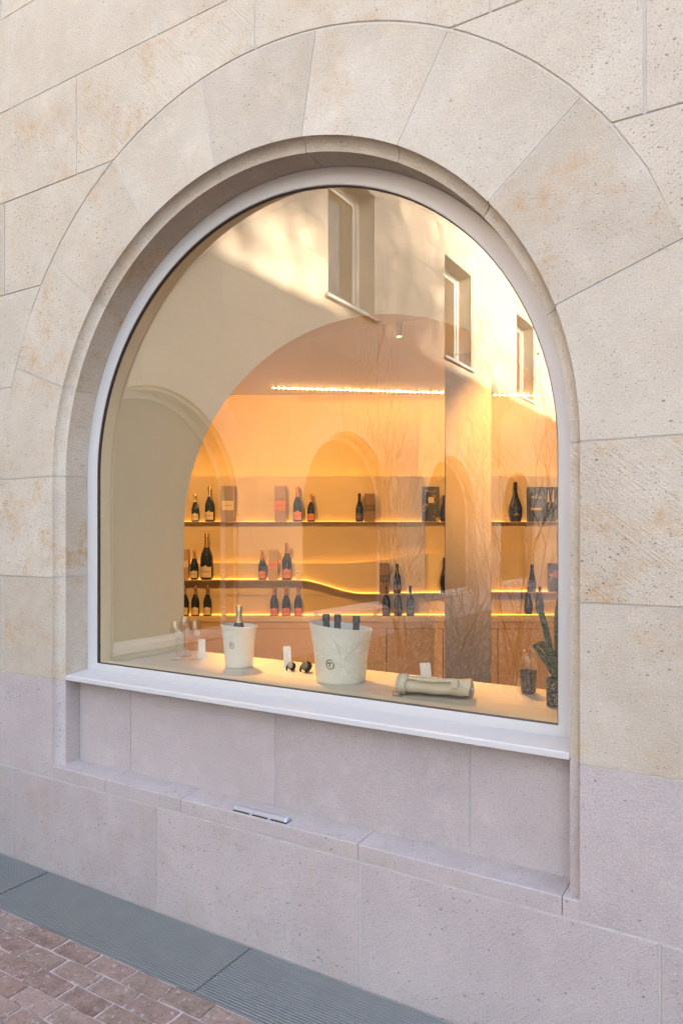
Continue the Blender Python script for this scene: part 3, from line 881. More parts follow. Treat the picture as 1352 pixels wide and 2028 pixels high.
def patch(r, z0, z1, half, n=8, bump=0.0, off=.0006):
    vs = []; fs = []
    for i in range(n + 1):
        f = -1 + 2 * i / n; a = -PI / 2 + half * f
        zt_ = z1 + (bump * max(0, math.cos(f * 5)) if abs(f) < .31 else 0)
        for z in (z0, zt_): vs.append(((r + off) * math.cos(a), (r + off) * math.sin(a), z))
    for i in range(n): fs.append((2 * i, 2 * i + 2, 2 * i + 3, 2 * i + 1))
    return vs, fs
BM = {}
def bottle_mesh(kind, foil, label):
    key = (kind, foil, label)
    if key in BM: return BM[key]
    body = {'std': STD, 'blk': BLK, 'mag': MAG}[kind]; fo = {'std': STDFOIL, 'blk': BLKFOIL, 'mag': MAGFOIL}[kind]
    tmp = []
    tmp.append(MB().lathe(body, 18).make('glass_body', M['bottle' if foil != 'black_foil' or kind == 'std' else 'black_bottle'], None, 40))
    tmp.append(MB().lathe(fo, 14, close=False).make('foil', M[foil], None, 40))
    if label:
        vs, fs = patch(.138, .045, .275, 1.0, 12, .035); tmp.append(obj('label', vs, fs, M[label]))
        t = text_mesh('lettering', 'THIÉNOT', .052, M['ink'] if label != 'dark_label' else M['gold_ink'])
        for v in t.vertices:
            a = -PI / 2 + v.co.x / .139; z = .165 + v.co.y
            v.co = (.1395 * math.cos(a), .1395 * math.sin(a), z)
        tmp.append(obj('lettering', None, None, mesh=t))
    elif kind == 'mag':
        t = text_mesh('lettering', 'THIÉNOT', .045, M['gold_ink'])
        for v in t.vertices:
            a = -PI / 2 + v.co.x / .17; v.co = (.1705 * math.cos(a), .1705 * math.sin(a), .165 + v.co.y)
        tmp.append(obj('label', *patch(.168, .20, .21, .2), M['gold_ink']))
        tmp.append(obj('lettering', None, None, mesh=t))
    if kind == 'blk':
        tmp.append(MB().lathe([(.0485, .775), (.0485, .80)], 14, close=False).make('neck_band', M['cream_label'], None))
    BM[key] = [(o.name.split('.')[0], o.data) for o in tmp]
    for o in tmp: bpy.data.objects.remove(o)
    return BM[key]
def bottle(label, kind, foil, lab, loc, h, rz, group):
    t = thing('champagne_bottle', label, 'bottle', loc, rz, group); t.scale = (h, h, h)
    par = {}
    for nm, me in bottle_mesh(kind, foil, lab):
        p_ = par.get('label') if nm == 'lettering' and 'label' in par else t
        par[nm] = obj(nm, None, None, parent=p_, mesh=me)
    return t
def on_shelf(u, v, d): x, y = loc2w(ax(u, d), d); return (x, y, az(v, d))
PXM = 1435.65
CR, PK, DK = ('std', 'gold', 'cream_label'), ('std', 'copper', 'pink_label'), ('std', 'black_foil', 'dark_label')
BK, MG = ('blk', 'black_foil', None), ('mag', 'black_foil', None)
g_ = 'champagne bottles on the lit shelves'
SH1, SH2, SH3 = .055, -.045, -.06
bl = [
 (387, 1033.2, SH1, 55, CR, 'leftmost gold-necked bottle with cream label on the top shelf'),
 (415.5, 1033.2, SH1, 69, CR, 'tall gold-necked cream-label bottle beside the taupe gift box on the top shelf'),
 (589.5, 1033.2, SH1, 69, PK, 'tall copper-necked bottle with salmon label next to the pink-grey box'),
 (616, 1033.2, SH1, 55, PK, 'small copper-necked salmon-label bottle at the right of the tall one on the top shelf'),
 (711.5, 1033.2, SH1, 56, DK, 'dark-label bottle with black neck beside the brown box on the top shelf'),
 (878.5, 1033.2, SH1, 52, BK, 'all-black bottle touching the swirled black box beside the column'),
 (1020, 1033.2, SH1, 78, MG, 'big pear-shaped black bottle right of the column on the top shelf'),
 (385, 1147, SH2, 58, CR, 'small cream-label bottle left of the giant bottle on the middle shelf'),
 (409.5, 1147, SH2, 90, CR, 'giant cream-label bottle, the tallest on the shelves, at the left of the middle shelf'),
 (519.5, 1148, SH2, 59, PK, 'small salmon-label bottle left of the tan box on the middle shelf'),
 (568, 1148, SH2, 73, PK, 'tall salmon-label bottle right of the tan box on the middle shelf'),
 (786, 1175, SH2, 58, DK, 'dark-label bottle beside the brown box where the wavy shelf runs low'),
 (880.5, 1173.5, SH2, 69, BK, 'tall black bottle half hidden by the column on the middle shelf'),
 (1053, 1172, SH2, 54, BK, 'black bottle on the middle shelf right of the column'),
 (366, 1219.5, SH3, 60, CR, 'cream-label bottle cut by the edge of the niche on the cupboard top'),
 (387, 1219.5, SH3, 60, CR, 'middle cream-label bottle of the three at the left of the cupboard top'),
 (411, 1219.5, SH3, 60, CR, 'right-hand cream-label bottle of the three at the left of the cupboard top'),
 (543, 1221, SH3, 60, PK, 'left-hand salmon-label bottle of the row of three on the cupboard top'),
 (566.5, 1221, SH3, 60, PK, 'middle salmon-label bottle of the row of three on the cupboard top'),
 (590.5, 1221, SH3, 60, PK, 'right-hand salmon-label bottle of the row of three on the cupboard top'),
 (764.5, 1219, SH3, 59, DK, 'left-hand dark bottle of three standing under the brown box'),
 (788, 1219, SH3, 59, DK, 'middle dark bottle of three on the cupboard top, below another dark bottle'),
 (812, 1219, SH3, 59, DK, 'right-hand dark bottle of the three on the cupboard top left of the column'),
 (1046, 1216, SH3, 54, BK, 'left black bottle of the pair on the cupboard top right of the column'),
 (1068.5, 1216, SH3, 54, BK, 'right black bottle of the pair on the cupboard top behind the snake plant leaf'),
]
for u, v, d, h, (kk, ff, ll), lab in bl:
    bottle(lab, kk, ff, ll, on_shelf(u, v, d), h / PXM * (DW + d), PSI + random.uniform(-.06, .06), g_)

def gift_box(label, u0, u1, v0, v1, d, mat, band=None, bmat=None, text=None, deep=.09):
    uc = (u0 + u1) / 2; w = (u1 - u0) / PXM * (DW + d); h = (v1 - v0) / PXM * (DW + d)
    t = thing('gift_box', label, 'box', on_shelf(uc, v1, d), PSI, 'bottle gift boxes on the lit shelves')
    MB().rbox(-w / 2, w / 2, -.03, -.03 + deep, 0, h, .002).make('carton', M[mat], t)
    if band:
        z0, z1 = band[0] * h, band[1] * h; q = band[2] * w / 2 if len(band) > 2 else w / 2
        lb = MB().box(-q, q, -.0312, -.0301, z0, z1).make('label', M[bmat], t)
        if text:
            me = text_mesh('lettering', text, min(.03, q * .36), M['ink'] if bmat not in ('dark_label', 'red_label') else M['gold_ink'])
            for v_ in me.vertices: v_.co = (v_.co.x, -.0318, (z0 + z1) / 2 + v_.co.y)
            obj('lettering', None, None, parent=lb, mesh=me)
    return t
gift_box('taupe bottle box with cream label beside the tall cream-label bottle on the top shelf', 438, 466, 963, 1033.2, .05, 'taupe_box', (.32, .58, .8), 'cream_label', 'THIÉNOT')
gift_box('pink-grey bottle box with salmon label left of the tall copper-necked bottle', 544, 566, 963, 1033.2, .05, 'pinkgrey_box', (.32, .58), 'pink_label', 'THIÉNOT')
gift_box('brown bottle box with dark band beside the dark-label bottle on the top shelf', 722, 742, 978, 1033.2, .05, 'brown_box', (.37, .6), 'dark_label', 'THIÉNOT')
gift_box('black box with gold swirls and small cream label on the top shelf', 836, 869, 964, 1033.2, .05, 'swirl', (.53, .7, .34), 'cream_label')
gift_box('tan bottle box cut by the niche edge at the left end of the middle shelf', 356, 374, 1088, 1147, -.045, 'tan_box', (.4, .62), 'cream_label')
gift_box('tan bottle box with salmon label between two salmon-label bottles', 532, 550, 1088, 1148, -.045, 'tan_box', (.37, .6), 'pink_label', 'THIÉNOT')
gift_box('brown bottle box with dark band on the low part of the wavy shelf', 751, 770, 1115, 1175, -.045, 'brown_box', (.36, .6), 'dark_label', 'THIÉNOT')
gift_box('black swirled box with red label at the right edge of the glass', 1086, 1112, 1116, 1172, -.045, 'swirl', (.5, .74, .5), 'red_label')
bc = gift_box('wide black presentation case with gold lettering right of the pear-shaped bottle', 1045, 1102, 965, 1033.2, .05, 'black_card')
wc, hc = 57 / PXM * 8.4, 68 / PXM * 8.4
me = text_mesh('lettering', 'FAMILLE', .034, M['gold_ink'])
for v_ in me.vertices: v_.co = (v_.co.x - wc * .24, -.0312, hc * .70 + v_.co.y)
obj('lettering', None, None, parent=bc, mesh=me)
me = text_mesh('lettering', 'CUVÉE', .018, M['gold_ink'])
for v_ in me.vertices: v_.co = (v_.co.x - wc * .24, -.0312, hc * .77 + v_.co.y)
obj('lettering', None, None, parent=bc, mesh=me)
MB().box(-wc * .42, -wc * .06, -.0315, -.0301, hc * .33, hc * .40).make('gold_plate', M['gold_ink'], bc)
for dx in (.17, .34):
    MB().add([(wc * dx - .012, -.0306, hc * .55), (wc * dx + .014, -.0306, hc * .58), (wc * dx + .004, -.0306, hc * .92), (wc * dx - .002, -.0306, hc * .92),], [(0, 1, 2, 3)]).make('gold_flash', M['gold_ink'], bc)

def shelf_card(label, u, v0, v1, d, w=8):
    h = (v1 - v0) / PXM * (DW + d); ww = w / PXM * (DW + d)
    t = thing('price_card', label, 'card', on_shelf(u, v1, d), PSI + random.uniform(-.1, .25), 'small price cards on the shelves')
    MB().add([(-ww / 2, -.012, .0), (ww / 2, -.012, .0), (ww / 2, .01, h), (-ww / 2, .01, h), (-ww / 2, -.0105, .0), (ww / 2, -.0105, .0), (ww / 2, .0115, h), (-ww / 2, .0115, h)],
             [(0, 1, 2, 3), (7, 6, 5, 4), (0, 4, 5, 1), (1, 5, 6, 2), (2, 6, 7, 3), (3, 7, 4, 0)]).make('card', M['cream_label'], t)
    mb = MB()
    for q, l_ in ((.8, .7), (.68, .45)):
        y = -.0125 + .022 * q
        mb.box(-ww * .4, -ww * .4 + ww * l_, y - .0006, y, h * q - .002, h * q + .002)
    mb.make('print_line', M['ink'], t)
    MB().rbox(-ww * .45, ww * .45, -.016, .02, 0, .022, .002).make('foot', M['cream_label'], t)
shelf_card('small card beside the taupe box on the top shelf', 471.5, 1015, 1033, .05)
shelf_card('small card right of the giant bottle on the middle shelf', 443, 1129, 1147, -.05)
shelf_card('small card right of the tall salmon-label bottle where the shelf begins to dip', 590.5, 1130, 1149.5, -.05)
shelf_card('small card behind the gold-foil bottle neck on the cupboard top', 443.5, 1202, 1220, -.06)
shelf_card('small card right of the three salmon-label bottles on the cupboard top', 626, 1200, 1221, -.06)
shelf_card('small card left of the three dark bottles on the cupboard top', 743, 1200, 1219.5, -.06)
shelf_card('small card at the left foot of the pear-shaped black bottle', 1003, 1018, 1033, .03)
shelf_card('small card at the right end of the wide black case', 1104, 1015, 1033, .03)
shelf_card('small card left of the pair of black bottles right of the column', 1027, 1198, 1216, -.06)

# ------------------------------------------------------------------ things on the window counter
def slanted(label, loc, rb, rt, h, slant, sx, ang):
    """ice bucket: flared wall, rim higher on one side; sx stretches it along its long axis"""
    t = thing('ice_bucket', label, 'ice bucket', loc, ang, 'ivory ice buckets on the window counter')
    n = 40; vs = []; fs = []
    prof = [0, .01, .06, .15, .3, .45, .6, .75, .87, .95, 1.0]
    def rad(f): return rb + (rt - rb) * (.55 * f + .45 * f ** 3.2)
    rows = [(f, 0.0) for f in prof] + [(1.0, .0035)] + [(f, .004) for f in reversed(prof[2:-1])]
    for f, ins in rows:
        for i in range(n):
            a = 2 * PI * i / n
            zt_ = h * (1 - slant * (1 + math.cos(a)) / 2 + slant * .0)
            r = rad(f) - ins - (.002 if f == 0 else 0)
            vs.append((r * math.cos(a) * sx, r * math.sin(a), zt_ * f + (.0015 if (ins and f == 1.0) else 0)))
    for k in range(len(rows) - 1):
        for i in range(n):
            j = (i + 1) % n; fs.append((k * n + i, k * n + j, (k + 1) * n + j, (k + 1) * n + i))
    fs.append(tuple(range(n - 1, -1, -1))); fs.append(tuple((len(rows) - 1) * n + i for i in range(n)))
    obj('bucket_body', vs, fs, M['bucket'], t, 50)
    vs2 = [(rb * .985 * math.cos(2 * PI * i / n) * sx, rb * .985 * math.sin(2 * PI * i / n), .0006) for i in range(n)]
    return t, rad
def emblem(t, rad, a, z, s, sx, h):
    """raised oval medal with a T on the bucket wall"""
    def put(x, zz, off=.0012):
        f = (z + zz) / h; r = rad(f) + off
        an = a + x / (r * (1 + (sx - 1) * math.cos(a) ** 2))
        return (r * math.cos(an) * sx, r * math.sin(an), z + zz)
    w, hh = s * .40, s * .5; rr = w
    out = []; n = 36
    for i in range(n):
        q = 2 * PI * i / n
        x = w * math.cos(q); zz = math.sin(q) * w + (hh - w) * (1 if math.sin(q) > 0 else -1)
        out.append((x, zz))
    vs = []; fs = []
    for x, zz in out: vs.append(put(x, zz, .002))
    for x, zz in out: vs.append(put(x * .78, zz * .82, .002))
    for i in range(n):
        if 2 <= i <= 4: continue
        j = (i + 1) % n; fs.append((i, j, n + j, n + i))
    m = obj('emblem', vs, fs, M['emblem'], t)
    mb = MB()
    def quad(x0, z0, x1, z1, wd):
        d = Vector((x1 - x0, z1 - z0)); nrm = Vector((-d.y, d.x)).normalized() * wd
        p_ = [(x0 + nrm.x, z0 + nrm.y), (x1 + nrm.x, z1 + nrm.y), (x1 - nrm.x, z1 - nrm.y), (x0 - nrm.x, z0 - nrm.y)]
        mb.add([put(a_, b_, .0022) for a_, b_ in p_], [(0, 1, 2, 3)])
    quad(-w * .55, hh * .28, w * .62, hh * .36, s * .045); quad(-w * .05, hh * .30, -w * .16, -hh * .52, s * .05); quad(-w * .55, hh * .28, -w * .6, hh * .1, s * .03)
    mb.make('letter_t', M['emblem'], m)
b1, rad1 = slanted('smaller round ivory ice bucket holding one gold-foiled bottle', (-.500, .502, ZCN), .067, .087, .205, .055, 1.0, PSI)
emblem(b1, rad1, -PI / 2 - .34, .112, .032, 1.0, .205)
b2, rad2 = slanted('larger wide ivory ice bucket holding three black-necked bottles', (.100, .462, ZCN), .098, .126, .255, .12, 1.10, PSI)
emblem(b2, rad2, -PI / 2 - .40, .088, .043, 1.10, .255)
def necked(label, loc, foil, tilt, h=.32):
    t = bottle(label, 'std', foil, 'dark_label', loc, h, 0, 'bottles standing in the ice buckets'); t.scale = (h * 1.13, h * 1.13, h)
    t.rotation_euler = tilt; return t
p_ = Vector((-.500, .502, 0)) + cr(-.008, .02); necked('gold-foiled bottle standing in the smaller ice bucket', (p_.x, p_.y, ZCN + .012), 'pale_gold', (0, R(1.5), 0), .28)
for du_, dv_, tl, hh, lab in ((-.056, .01, -2, .284, 'left black-necked bottle in the larger ice bucket'), (-.018, .035, 1, .280, 'middle black-necked bottle in the larger ice bucket'), (.058, .02, 2.5, .276, 'right black-necked bottle in the larger ice bucket, white collar showing')):
    p_ = Vector((.100, .462, 0)) + cr(du_, dv_); t = necked(lab, (p_.x, p_.y, ZCN + .005), 'black_foil', (0, R(tl), 0), hh)
    if tl == 2.5: MB().lathe([(.0630, .68), (.0540, .74), (.0512, .765)], 14, close=False).make('collar', M['white_card'], t, 40)

WG = [(.0, .002), (.031, .0015), (.033, .003), (.020, .006), (.006, .010), (.0033, .02), (.0031, .095), (.006, .101), (.017, .112), (.028, .130), (.0335, .150), (.0330, .165), (.0285, .190), (.0240, .205),
      (.0234, .205), (.0278, .190), (.0322, .165), (.0326, .150), (.027, .131), (.016, .114), (.0, .106)]
wgm = None
for (x, y, lab, k) in ((-.885, .476, 'front left tulip wine glass on the counter by the niche wall', 1.0), (-.925, .585, 'rear tulip wine glass standing behind the other two', 1.03), (-.812, .538, 'right tulip wine glass in front of the white card', 1.0)):
    t = thing('wine_glass', lab, 'wine glass', (x, y, ZCN), 0, 'empty tulip glasses on the counter'); t.scale = (k * .98,) * 3
    if wgm is None: o = MB().lathe(WG, 28, close=False).make('bowl', M['thin_glass'], t, 60); wgm = o.data
    else: obj('bowl', None, None, parent=t, mesh=wgm)
def holder_card(label, x, y, w, h, rz, foot=True):
    t = thing('sign_card', label, 'card', (x, y, ZCN), rz, 'white cards on the window counter')
    MB().add([(-w / 2, -.004, .004), (w / 2, -.004, .004), (w / 2 - .004, .022, h), (-w / 2 - .004, .022, h), (-w / 2, -.0028, .004), (w / 2, -.0028, .004), (w / 2 - .004, .0232, h), (-w / 2 - .004, .0232, h)],
             [(0, 1, 2, 3), (7, 6, 5, 4), (0, 4, 5, 1), (1, 5, 6, 2), (2, 6, 7, 3), (3, 7, 4, 0)]).make('card', M['white_card'], t)
    if foot:
        MB().add([(-w * .62, -.022, 0), (w * .75, -.022, 0), (w * .75, .03, 0), (-w * .62, .03, 0), (-w * .4, -.004, .026), (w * .5, -.004, .026), (w * .5, .016, .020), (-w * .4, .016, .020)],
                 [(3, 2, 1, 0), (4, 5, 6, 7), (0, 1, 5, 4), (1, 2, 6, 5), (2, 3, 7, 6), (3, 0, 4, 7)]).make('foot', M['white_card'], t)
holder_card('white card in a folded foot beside the wine glasses', -.826, .600, .036, .092, PSI + .12)
holder_card('white upright card behind the two black stoppers', -.283, .600, .036, .098, PSI + .05)
holder_card('white card sticking up behind the rolled canvas bag', .445, .600, .046, .085, PSI + .1, True)
holder_card('white card between the candle and the speckled pot', .965, .705, .040, .075, PSI)

# champagne stoppers
for (x, y, k, rz, lab) in ((-.221, .545, .92, PSI - .5, 'smaller black bottle stopper beside the white card'), (-.142, .553, 1.15, PSI - .7, 'larger black bottle stopper beside the big ice bucket')):
    t = thing('bottle_stopper', lab, 'stopper', (x, y, ZCN), rz, 'black bottle stoppers on the counter'); t.scale = (k, k, k)
    T_ = Matrix.Translation((0, 0, .024)) @ Matrix.Rotation(R(72), 4, 'X')
    MB().lathe([(0, -.020), (.013, -.019), (.019, -.012), (.0205, .0), (.0195, .010), (.0165, .013)], 20).xf(T_).make('dome', M['black_foil'], t, 40)
    MB().lathe([(.0165, .013), (.015, .016), (.008, .0165), (0, .0165)], 20).xf(T_).make('metal_face', M['steel'], t, 40)
    for sx in (-1, 1):
        MB().tube([(sx * .018, .0, .030), (sx * .023, -.006, .020), (sx * .021, -.014, .008), (sx * .012, -.022, .004)], [.004, .0052, .005, .0035], 8).make('lever', M['black_foil'], t, 50)
    MB().tube([(0, .008, .012), (0, .012, .005), (0, .016, .0035)], [.006, .006, .004], 8).make('heel', M['black_foil'], t, 50)

# rolled canvas bag
pa, pb = Vector((.425, .372, 0)), Vector((.712, .430, 0))
dv = (pb - pa); Lr = dv.length; ang = math.atan2(dv.y, dv.x)
roll = thing('canvas_roll', 'rolled ivory canvas bag with strap and buckle lying on the counter', 'bag', (pa.x, pa.y, ZCN), ang)
vs = []; fs = []; turns = 3.2; ns = 110; nl = 14
for i in range(ns + 1):
    f = i / ns; a = -PI / 2 + turns * 2 * PI * f; r = .046 - .034 * f
    for th_ in (0, .0022):
        for k in range(nl + 1):
            g = k / nl; rr = (r - th_) * (1 + .035 * math.sin(5 * g + 9 * f + a * .7) + (.05 * math.sin(a * 3) if k == nl else 0))
            vs.append((.004 * math.sin(f * 40) * (1 if k == nl else 0) + (g * (1 - .012 * f) + .006 * f) * Lr, rr * 1.34 * math.cos(a), .0405 + rr * .86 * math.sin(a) + .002 * math.sin(g * 17 + a * 2) - (.006 * math.sin(PI * g) if math.sin(a) > .3 else 0)))
W_ = nl + 1
for i in range(ns):
    for k in range(nl):
        o_ = (2 * i) * W_ + k; o2 = (2 * (i + 1)) * W_ + k
        fs.append((o_, o_ + 1, o2 + 1, o2)); fs.append((o_ + W_, o2 + W_, o2 + W_ + 1, o_ + W_ + 1))
    for k in (0, nl):
        o_ = (2 * i) * W_ + k; o2 = (2 * (i + 1)) * W_ + k; fs.append((o_, o2, o2 + W_, o_ + W_))
obj('rolled_canvas', vs, fs, M['canvas'], roll, 50)
vs = []; fs = []
for i in range(21):
    a = R(100) + R(185) * i / 20; ry, rz_ = .063, .0425
    y, z = ry * math.cos(a), .0425 + rz_ * math.sin(a)
    if i >= 17: y -= .004 * (i - 16); z = max(z, .003)
    for x in (.018 - .0008 * i, .050 - .0008 * i): vs.append((x, y, z))
for i in range(20): fs.append((2 * i, 2 * i + 1, 2 * i + 3, 2 * i + 2))
st_ = obj('strap', vs, fs, M['canvas'], roll, 60); sm = st_.modifiers.new('thick', 'SOLIDIFY'); sm.thickness = .004; sm.offset = 1
bk = MB(); bk.tube([(-.004, -.066, .004), (.036, -.066, .004), (.036, -.066, .018), (-.004, -.066, .018), (-.004, -.066, .004)], .0018, 6); bk.make('buckle', M['steel'], roll, 60)
vs = []; fs = []
for i in range(25):
    f = i / 24; x = .05 + (.235 - .05) * f
    a = R(138) - R(26) * math.sin(PI * f) * -.2
    up = .009 * math.sin(PI * f)
    for da in (-.0, .30):
        aa = R(125) + da * 1.0 + .16 * math.sin(PI * f)
        vs.append((x, (.062 + up) * math.cos(aa), .042 + (.043 + up) * math.sin(aa)))
for i in range(24): fs.append((2 * i, 2 * i + 1, 2 * i + 3, 2 * i + 2))
hd = obj('carry_handle', vs, fs, M['canvas'], roll, 60); sm = hd.modifiers.new('thick', 'SOLIDIFY'); sm.thickness = .003; sm.offset = 1
MB().rbox(.226, .252, -.066, -.036, .048, .080, .003).xf(Matrix.Identity(4)).make('handle_tab', M['canvas'], roll)

# candle under a cloche
cd = thing('candle', 'black glass candle jar standing under a clear glass dome', 'candle', (.868, .645, ZCN))
MB().lathe([(.0, .003), (.028, .003), (.030, .006), (.0345, .088), (.0345, .089), (.0325, .089), (.029, .072), (0, .072)], 28, close=False).make('jar', M['candle'], cd, 40)
MB().lathe([(0, .0725), (.0295, .0725)], 20, close=False).make('wax', M['wax'], cd)
MB().tube([(0, 0, .072), (0, .001, .083)], .0012, 5).make('wick', M['ink'], cd)
dome = MB().lathe([(.043, .001), (.044, .02), (.044, .125), (.041, .146), (.033, .162), (.020, .172), (0, .176)], 32, close=False).make('glass_dome', M['thin_glass'], None, 60)
dome.location = (.868, .645, ZCN); tag(dome, 'clear glass dome covering the black candle', 'glass dome')

# snake plant
pl = thing('potted_plant', 'snake plant with upright mottled leaves in a speckled black pot by the window edge', 'plant', (1.021, .475, ZCN))
MB().lathe([(0, 0), (.028, 0), (.031, .003), (.034, .102), (.034, .104), (.031, .104), (.030, .09), (0, .09)], 28, close=False).make('pot', M['speckle'], pl, 40)
MB().lathe([(0, .092), (.030, .091)], 16, close=False).make('soil', M['soil'], pl)
def leaf(pts, w):
    """pts in (along-room, depth, height); a folded blade with thickness"""
    vs = []; fs = []; n_ = len(pts)
    P3 = [cr(p[0], p[1]) + Vector((0, 0, p[2])) for p in pts]
    m_ = 14; Q = []
    for k in range(m_ + 1):
        f = k / m_ * (n_ - 1); i = min(int(f), n_ - 2); t = f - i
        a = P3[max(i - 1, 0)]; b = P3[i]; c = P3[i + 1]; d = P3[min(i + 2, n_ - 1)]
        Q.append(.5 * ((2 * b) + (c - a) * t + (2 * a - 5 * b + 4 * c - d) * t * t + (3 * b - a - 3 * c + d) * t ** 3))
    for k, q in enumerate(Q):
        f = k / m_; ww = w * (.45 + .55 * math.sin(min(1, f * 1.7) * PI / 2)) * (1 - max(0, f - .55) ** 2 * 4.9) * .5
        tg = (Q[min(k + 1, m_)] - Q[max(k - 1, 0)]).normalized()
        sd = tg.cross(Vector((-sn, cs, 0)) * 1).normalized()
        bk_ = tg.cross(sd)
        ww = max(ww, .0006)
        for o_ in (-1, 0, 1): vs.append(q + sd * ww * o_ + bk_ * (.25 * ww * abs(o_)))
        for o_ in (1, 0, -1): vs.append(q + sd * ww * o_ + bk_ * (.25 * ww * abs(o_) + .0015))
    for k in range(m_):
        for i in range(6):
            j = (i + 1) % 6; fs.append((k * 6 + i, k * 6 + j, k * 6 + 6 + j, k * 6 + 6 + i))
    obj('leaf', vs, fs, M['snake'], pl, 60)
leaf([(.006, .0, .09), (-.018, -.004, .20), (-.050, -.008, .33), (-.080, -.01, .415)], .024)
leaf([(.012, .006, .09), (.014, .006, .22), (.013, .004, .33), (.010, .0, .405)], .036)
leaf([(.006, -.004, .09), (-.010, -.014, .16), (-.042, -.022, .225), (-.088, -.03, .232)], .036)
leaf([(.002, .008, .09), (-.024, .006, .15), (-.058, .002, .20), (-.086, -.004, .228)], .021)
leaf([(.014, -.006, .09), (.028, -.004, .20), (.048, -.004, .30)], .030)

# ------------------------------------------------------------------ wing of the same building across the court (mirrored in the glass)
XW = -3.63
wing = thing('stone_wing', 'sunlit limestone wing with arched ground floor openings and upper windows, seen mirrored in the glass', 'building', (XW, .0, 0), R(90))
# local x runs along +Y world, local -y faces +X world
AX = [-2.70, -6.44, -10.2, -14.2]
WZ = [-.16, .446, .915, 1.399, 1.882, 2.339, 2.807, 3.271, 3.731, 4.202, 4.67, 4.93, 5.40, 5.87, 6.34, 6.81, 7.28, 7.75, 8.22, 8.69, 9.2]
WC = [-2.72, -6.50, -10.5, -14.7]
holes = [(c - .66, c + .66, 4.93, 6.81) for c in WC]
def wj(i):
    rg = random.Random(50 + i); x = -18.2; o_ = [x]
    while x < -1.5:
        x += rg.uniform(1.15, 1.7); o_.append(x)
    o_[-1] = 0.0
    return o_
wm = build_courses(wing, WZ, wj, [(x, ZS) for x in AX], holes, lambda i, x: M['base_stone'] if i < 2 else M['stone'], .446, 9)
wm.make('mortar', M['mortar'], wing)
mb = MB()
xs = sorted([-18.2, 0] + [x for h in holes for x in h[:2]])
for a, b in zip(xs[:-1], xs[1:]):
    inside = any(abs(h[0] - a) < 1e-6 for h in holes)
    if inside: mb.box(a, b, .17, .5, 3.6, 4.93).box(a, b, .17, .5, 6.81, 9.6)
    else: mb.box(a, b, .17, .5, 3.6, 9.6)
for x0_, x1_ in ((-18.2, AX[3] - 1.75), (AX[3] + 1.75, AX[2] - 1.75), (AX[2] + 1.75, AX[1] - 1.75), (AX[1] + 1.75, AX[0] - 1.75), (AX[0] + 1.75, 0)):
    mb.box(x0_, x1_, .17, .5, -.16, 3.6)
mb.make('wall_core', M['stone'], wing)
MB().box(-18.2, 0, -.12, 4.5, 9.2, 9.35).make('eaves', M['stone'], wing)
MB().box(-18.2, 0, 4.3, 4.5, -.1, 9.2).box(-18.3, -18.2, .1, 4.5, -.1, 9.2).make('rear_wall', M['stone'], wing)
for xc in AX:
    aw = None
    lp = [(x + xc, z) for x, z in arch_loop(R2, .50, 40)]; li = [(x + xc, z) for x, z in arch_loop(1.112, .56, 40)]; L = len(lp)
    y0 = YF
    f_ = obj('arched_window', [(x, y0, z) for x, z in lp] + [(x, y0, z) for x, z in li] + [(x, y0 + .03, z) for x, z in li],
             [(i, (i + 1) % L, L + (i + 1) % L, L + i) for i in range(L)] + [(L + i, L + (i + 1) % L, 2 * L + (i + 1) % L, 2 * L + i) for i in range(L)], M['white_metal'], wing)
    obj('pane', [(x, y0 + .025, z) for x, z in li], [tuple(range(L))], M['wing_arch_glass'], f_)
    MB().box(xc - 1.18, xc + 1.18, .03, .19, .46, .50).make('sill', M['white_metal'], f_)
for h in holes:
    x0_, x1_, z0_, z1_ = h
    f_ = MB()
    yr = .30
    for (a, b, c, d) in ((x0_, x0_ + .09, z0_, z1_), (x1_ - .09, x1_, z0_, z1_), (x0_ + .09, x1_ - .09, z0_, z0_ + .09), (x0_ + .09, x1_ - .09, z1_ - .09, z1_)): f_.box(a, b, yr - .03, yr + .05, c, d)
    for (a, b, c, d) in ((x0_ + .09, x0_ + .15, z0_ + .09, z1_ - .09), (x1_ - .15, x1_ - .09, z0_ + .09, z1_ - .09), (x0_ + .15, x1_ - .15, z0_ + .09, z0_ + .15), (x0_ + .15, x1_ - .15, z1_ - .15, z1_ - .09)): f_.box(a, b, yr, yr + .05, c, d)
    f_ = f_.make('window', M['white_metal'], wing)
    MB().box(x0_ + .15, x1_ - .15, yr + .02, yr + .03, z0_ + .15, z1_ - .15).make('pane', M['wing_glass'], f_)
    MB().rbox(x0_ - .08, x1_ + .08, -.06, yr - .03, z0_ - .05, z0_ - .002, .004).make('sill', M['white_metal'], f_)
    mb = MB(); mb.box(x0_ - .001, x0_ + .002, .15, yr, z0_, z1_).box(x1_ - .002, x1_ + .001, .15, yr, z0_, z1_).box(x0_, x1_, .15, yr, z1_ - .002, z1_ + .001); mb.make('reveal', M['stone'], f_)

# ------------------------------------------------------------------ court planting mirrored in the glass
bed = MB().box(-3.4, 1.1, -11.5, -3.7, -.12, .10).make('planting_bed', M['soil']); bed['kind'] = 'structure'
rg = random.Random(5); mb = MB()
for i in range(14000):
    x, y = rg.uniform(-3.35, 1.05), rg.uniform(-11.4, -3.75); z = .10 + abs(rg.gauss(0, .12))
    l, w = rg.uniform(.03, .09), rg.uniform(.004, .009); a = rg.uniform(0, 2 * PI); t = rg.uniform(-.3, .9)
    dx, dy, dz = math.cos(a) * math.cos(t) * l, math.sin(a) * math.cos(t) * l, math.sin(t) * l
    nx, ny = -math.sin(a) * w, math.cos(a) * w
    mb.add([(x, y, z), (x + dx * .5 + nx, y + dy * .5 + ny, z + dz * .6), (x + dx, y + dy, z + dz), (x + dx * .5 - nx, y + dy * .5 - ny, z + dz * .6)], [(0, 1, 2, 3)])
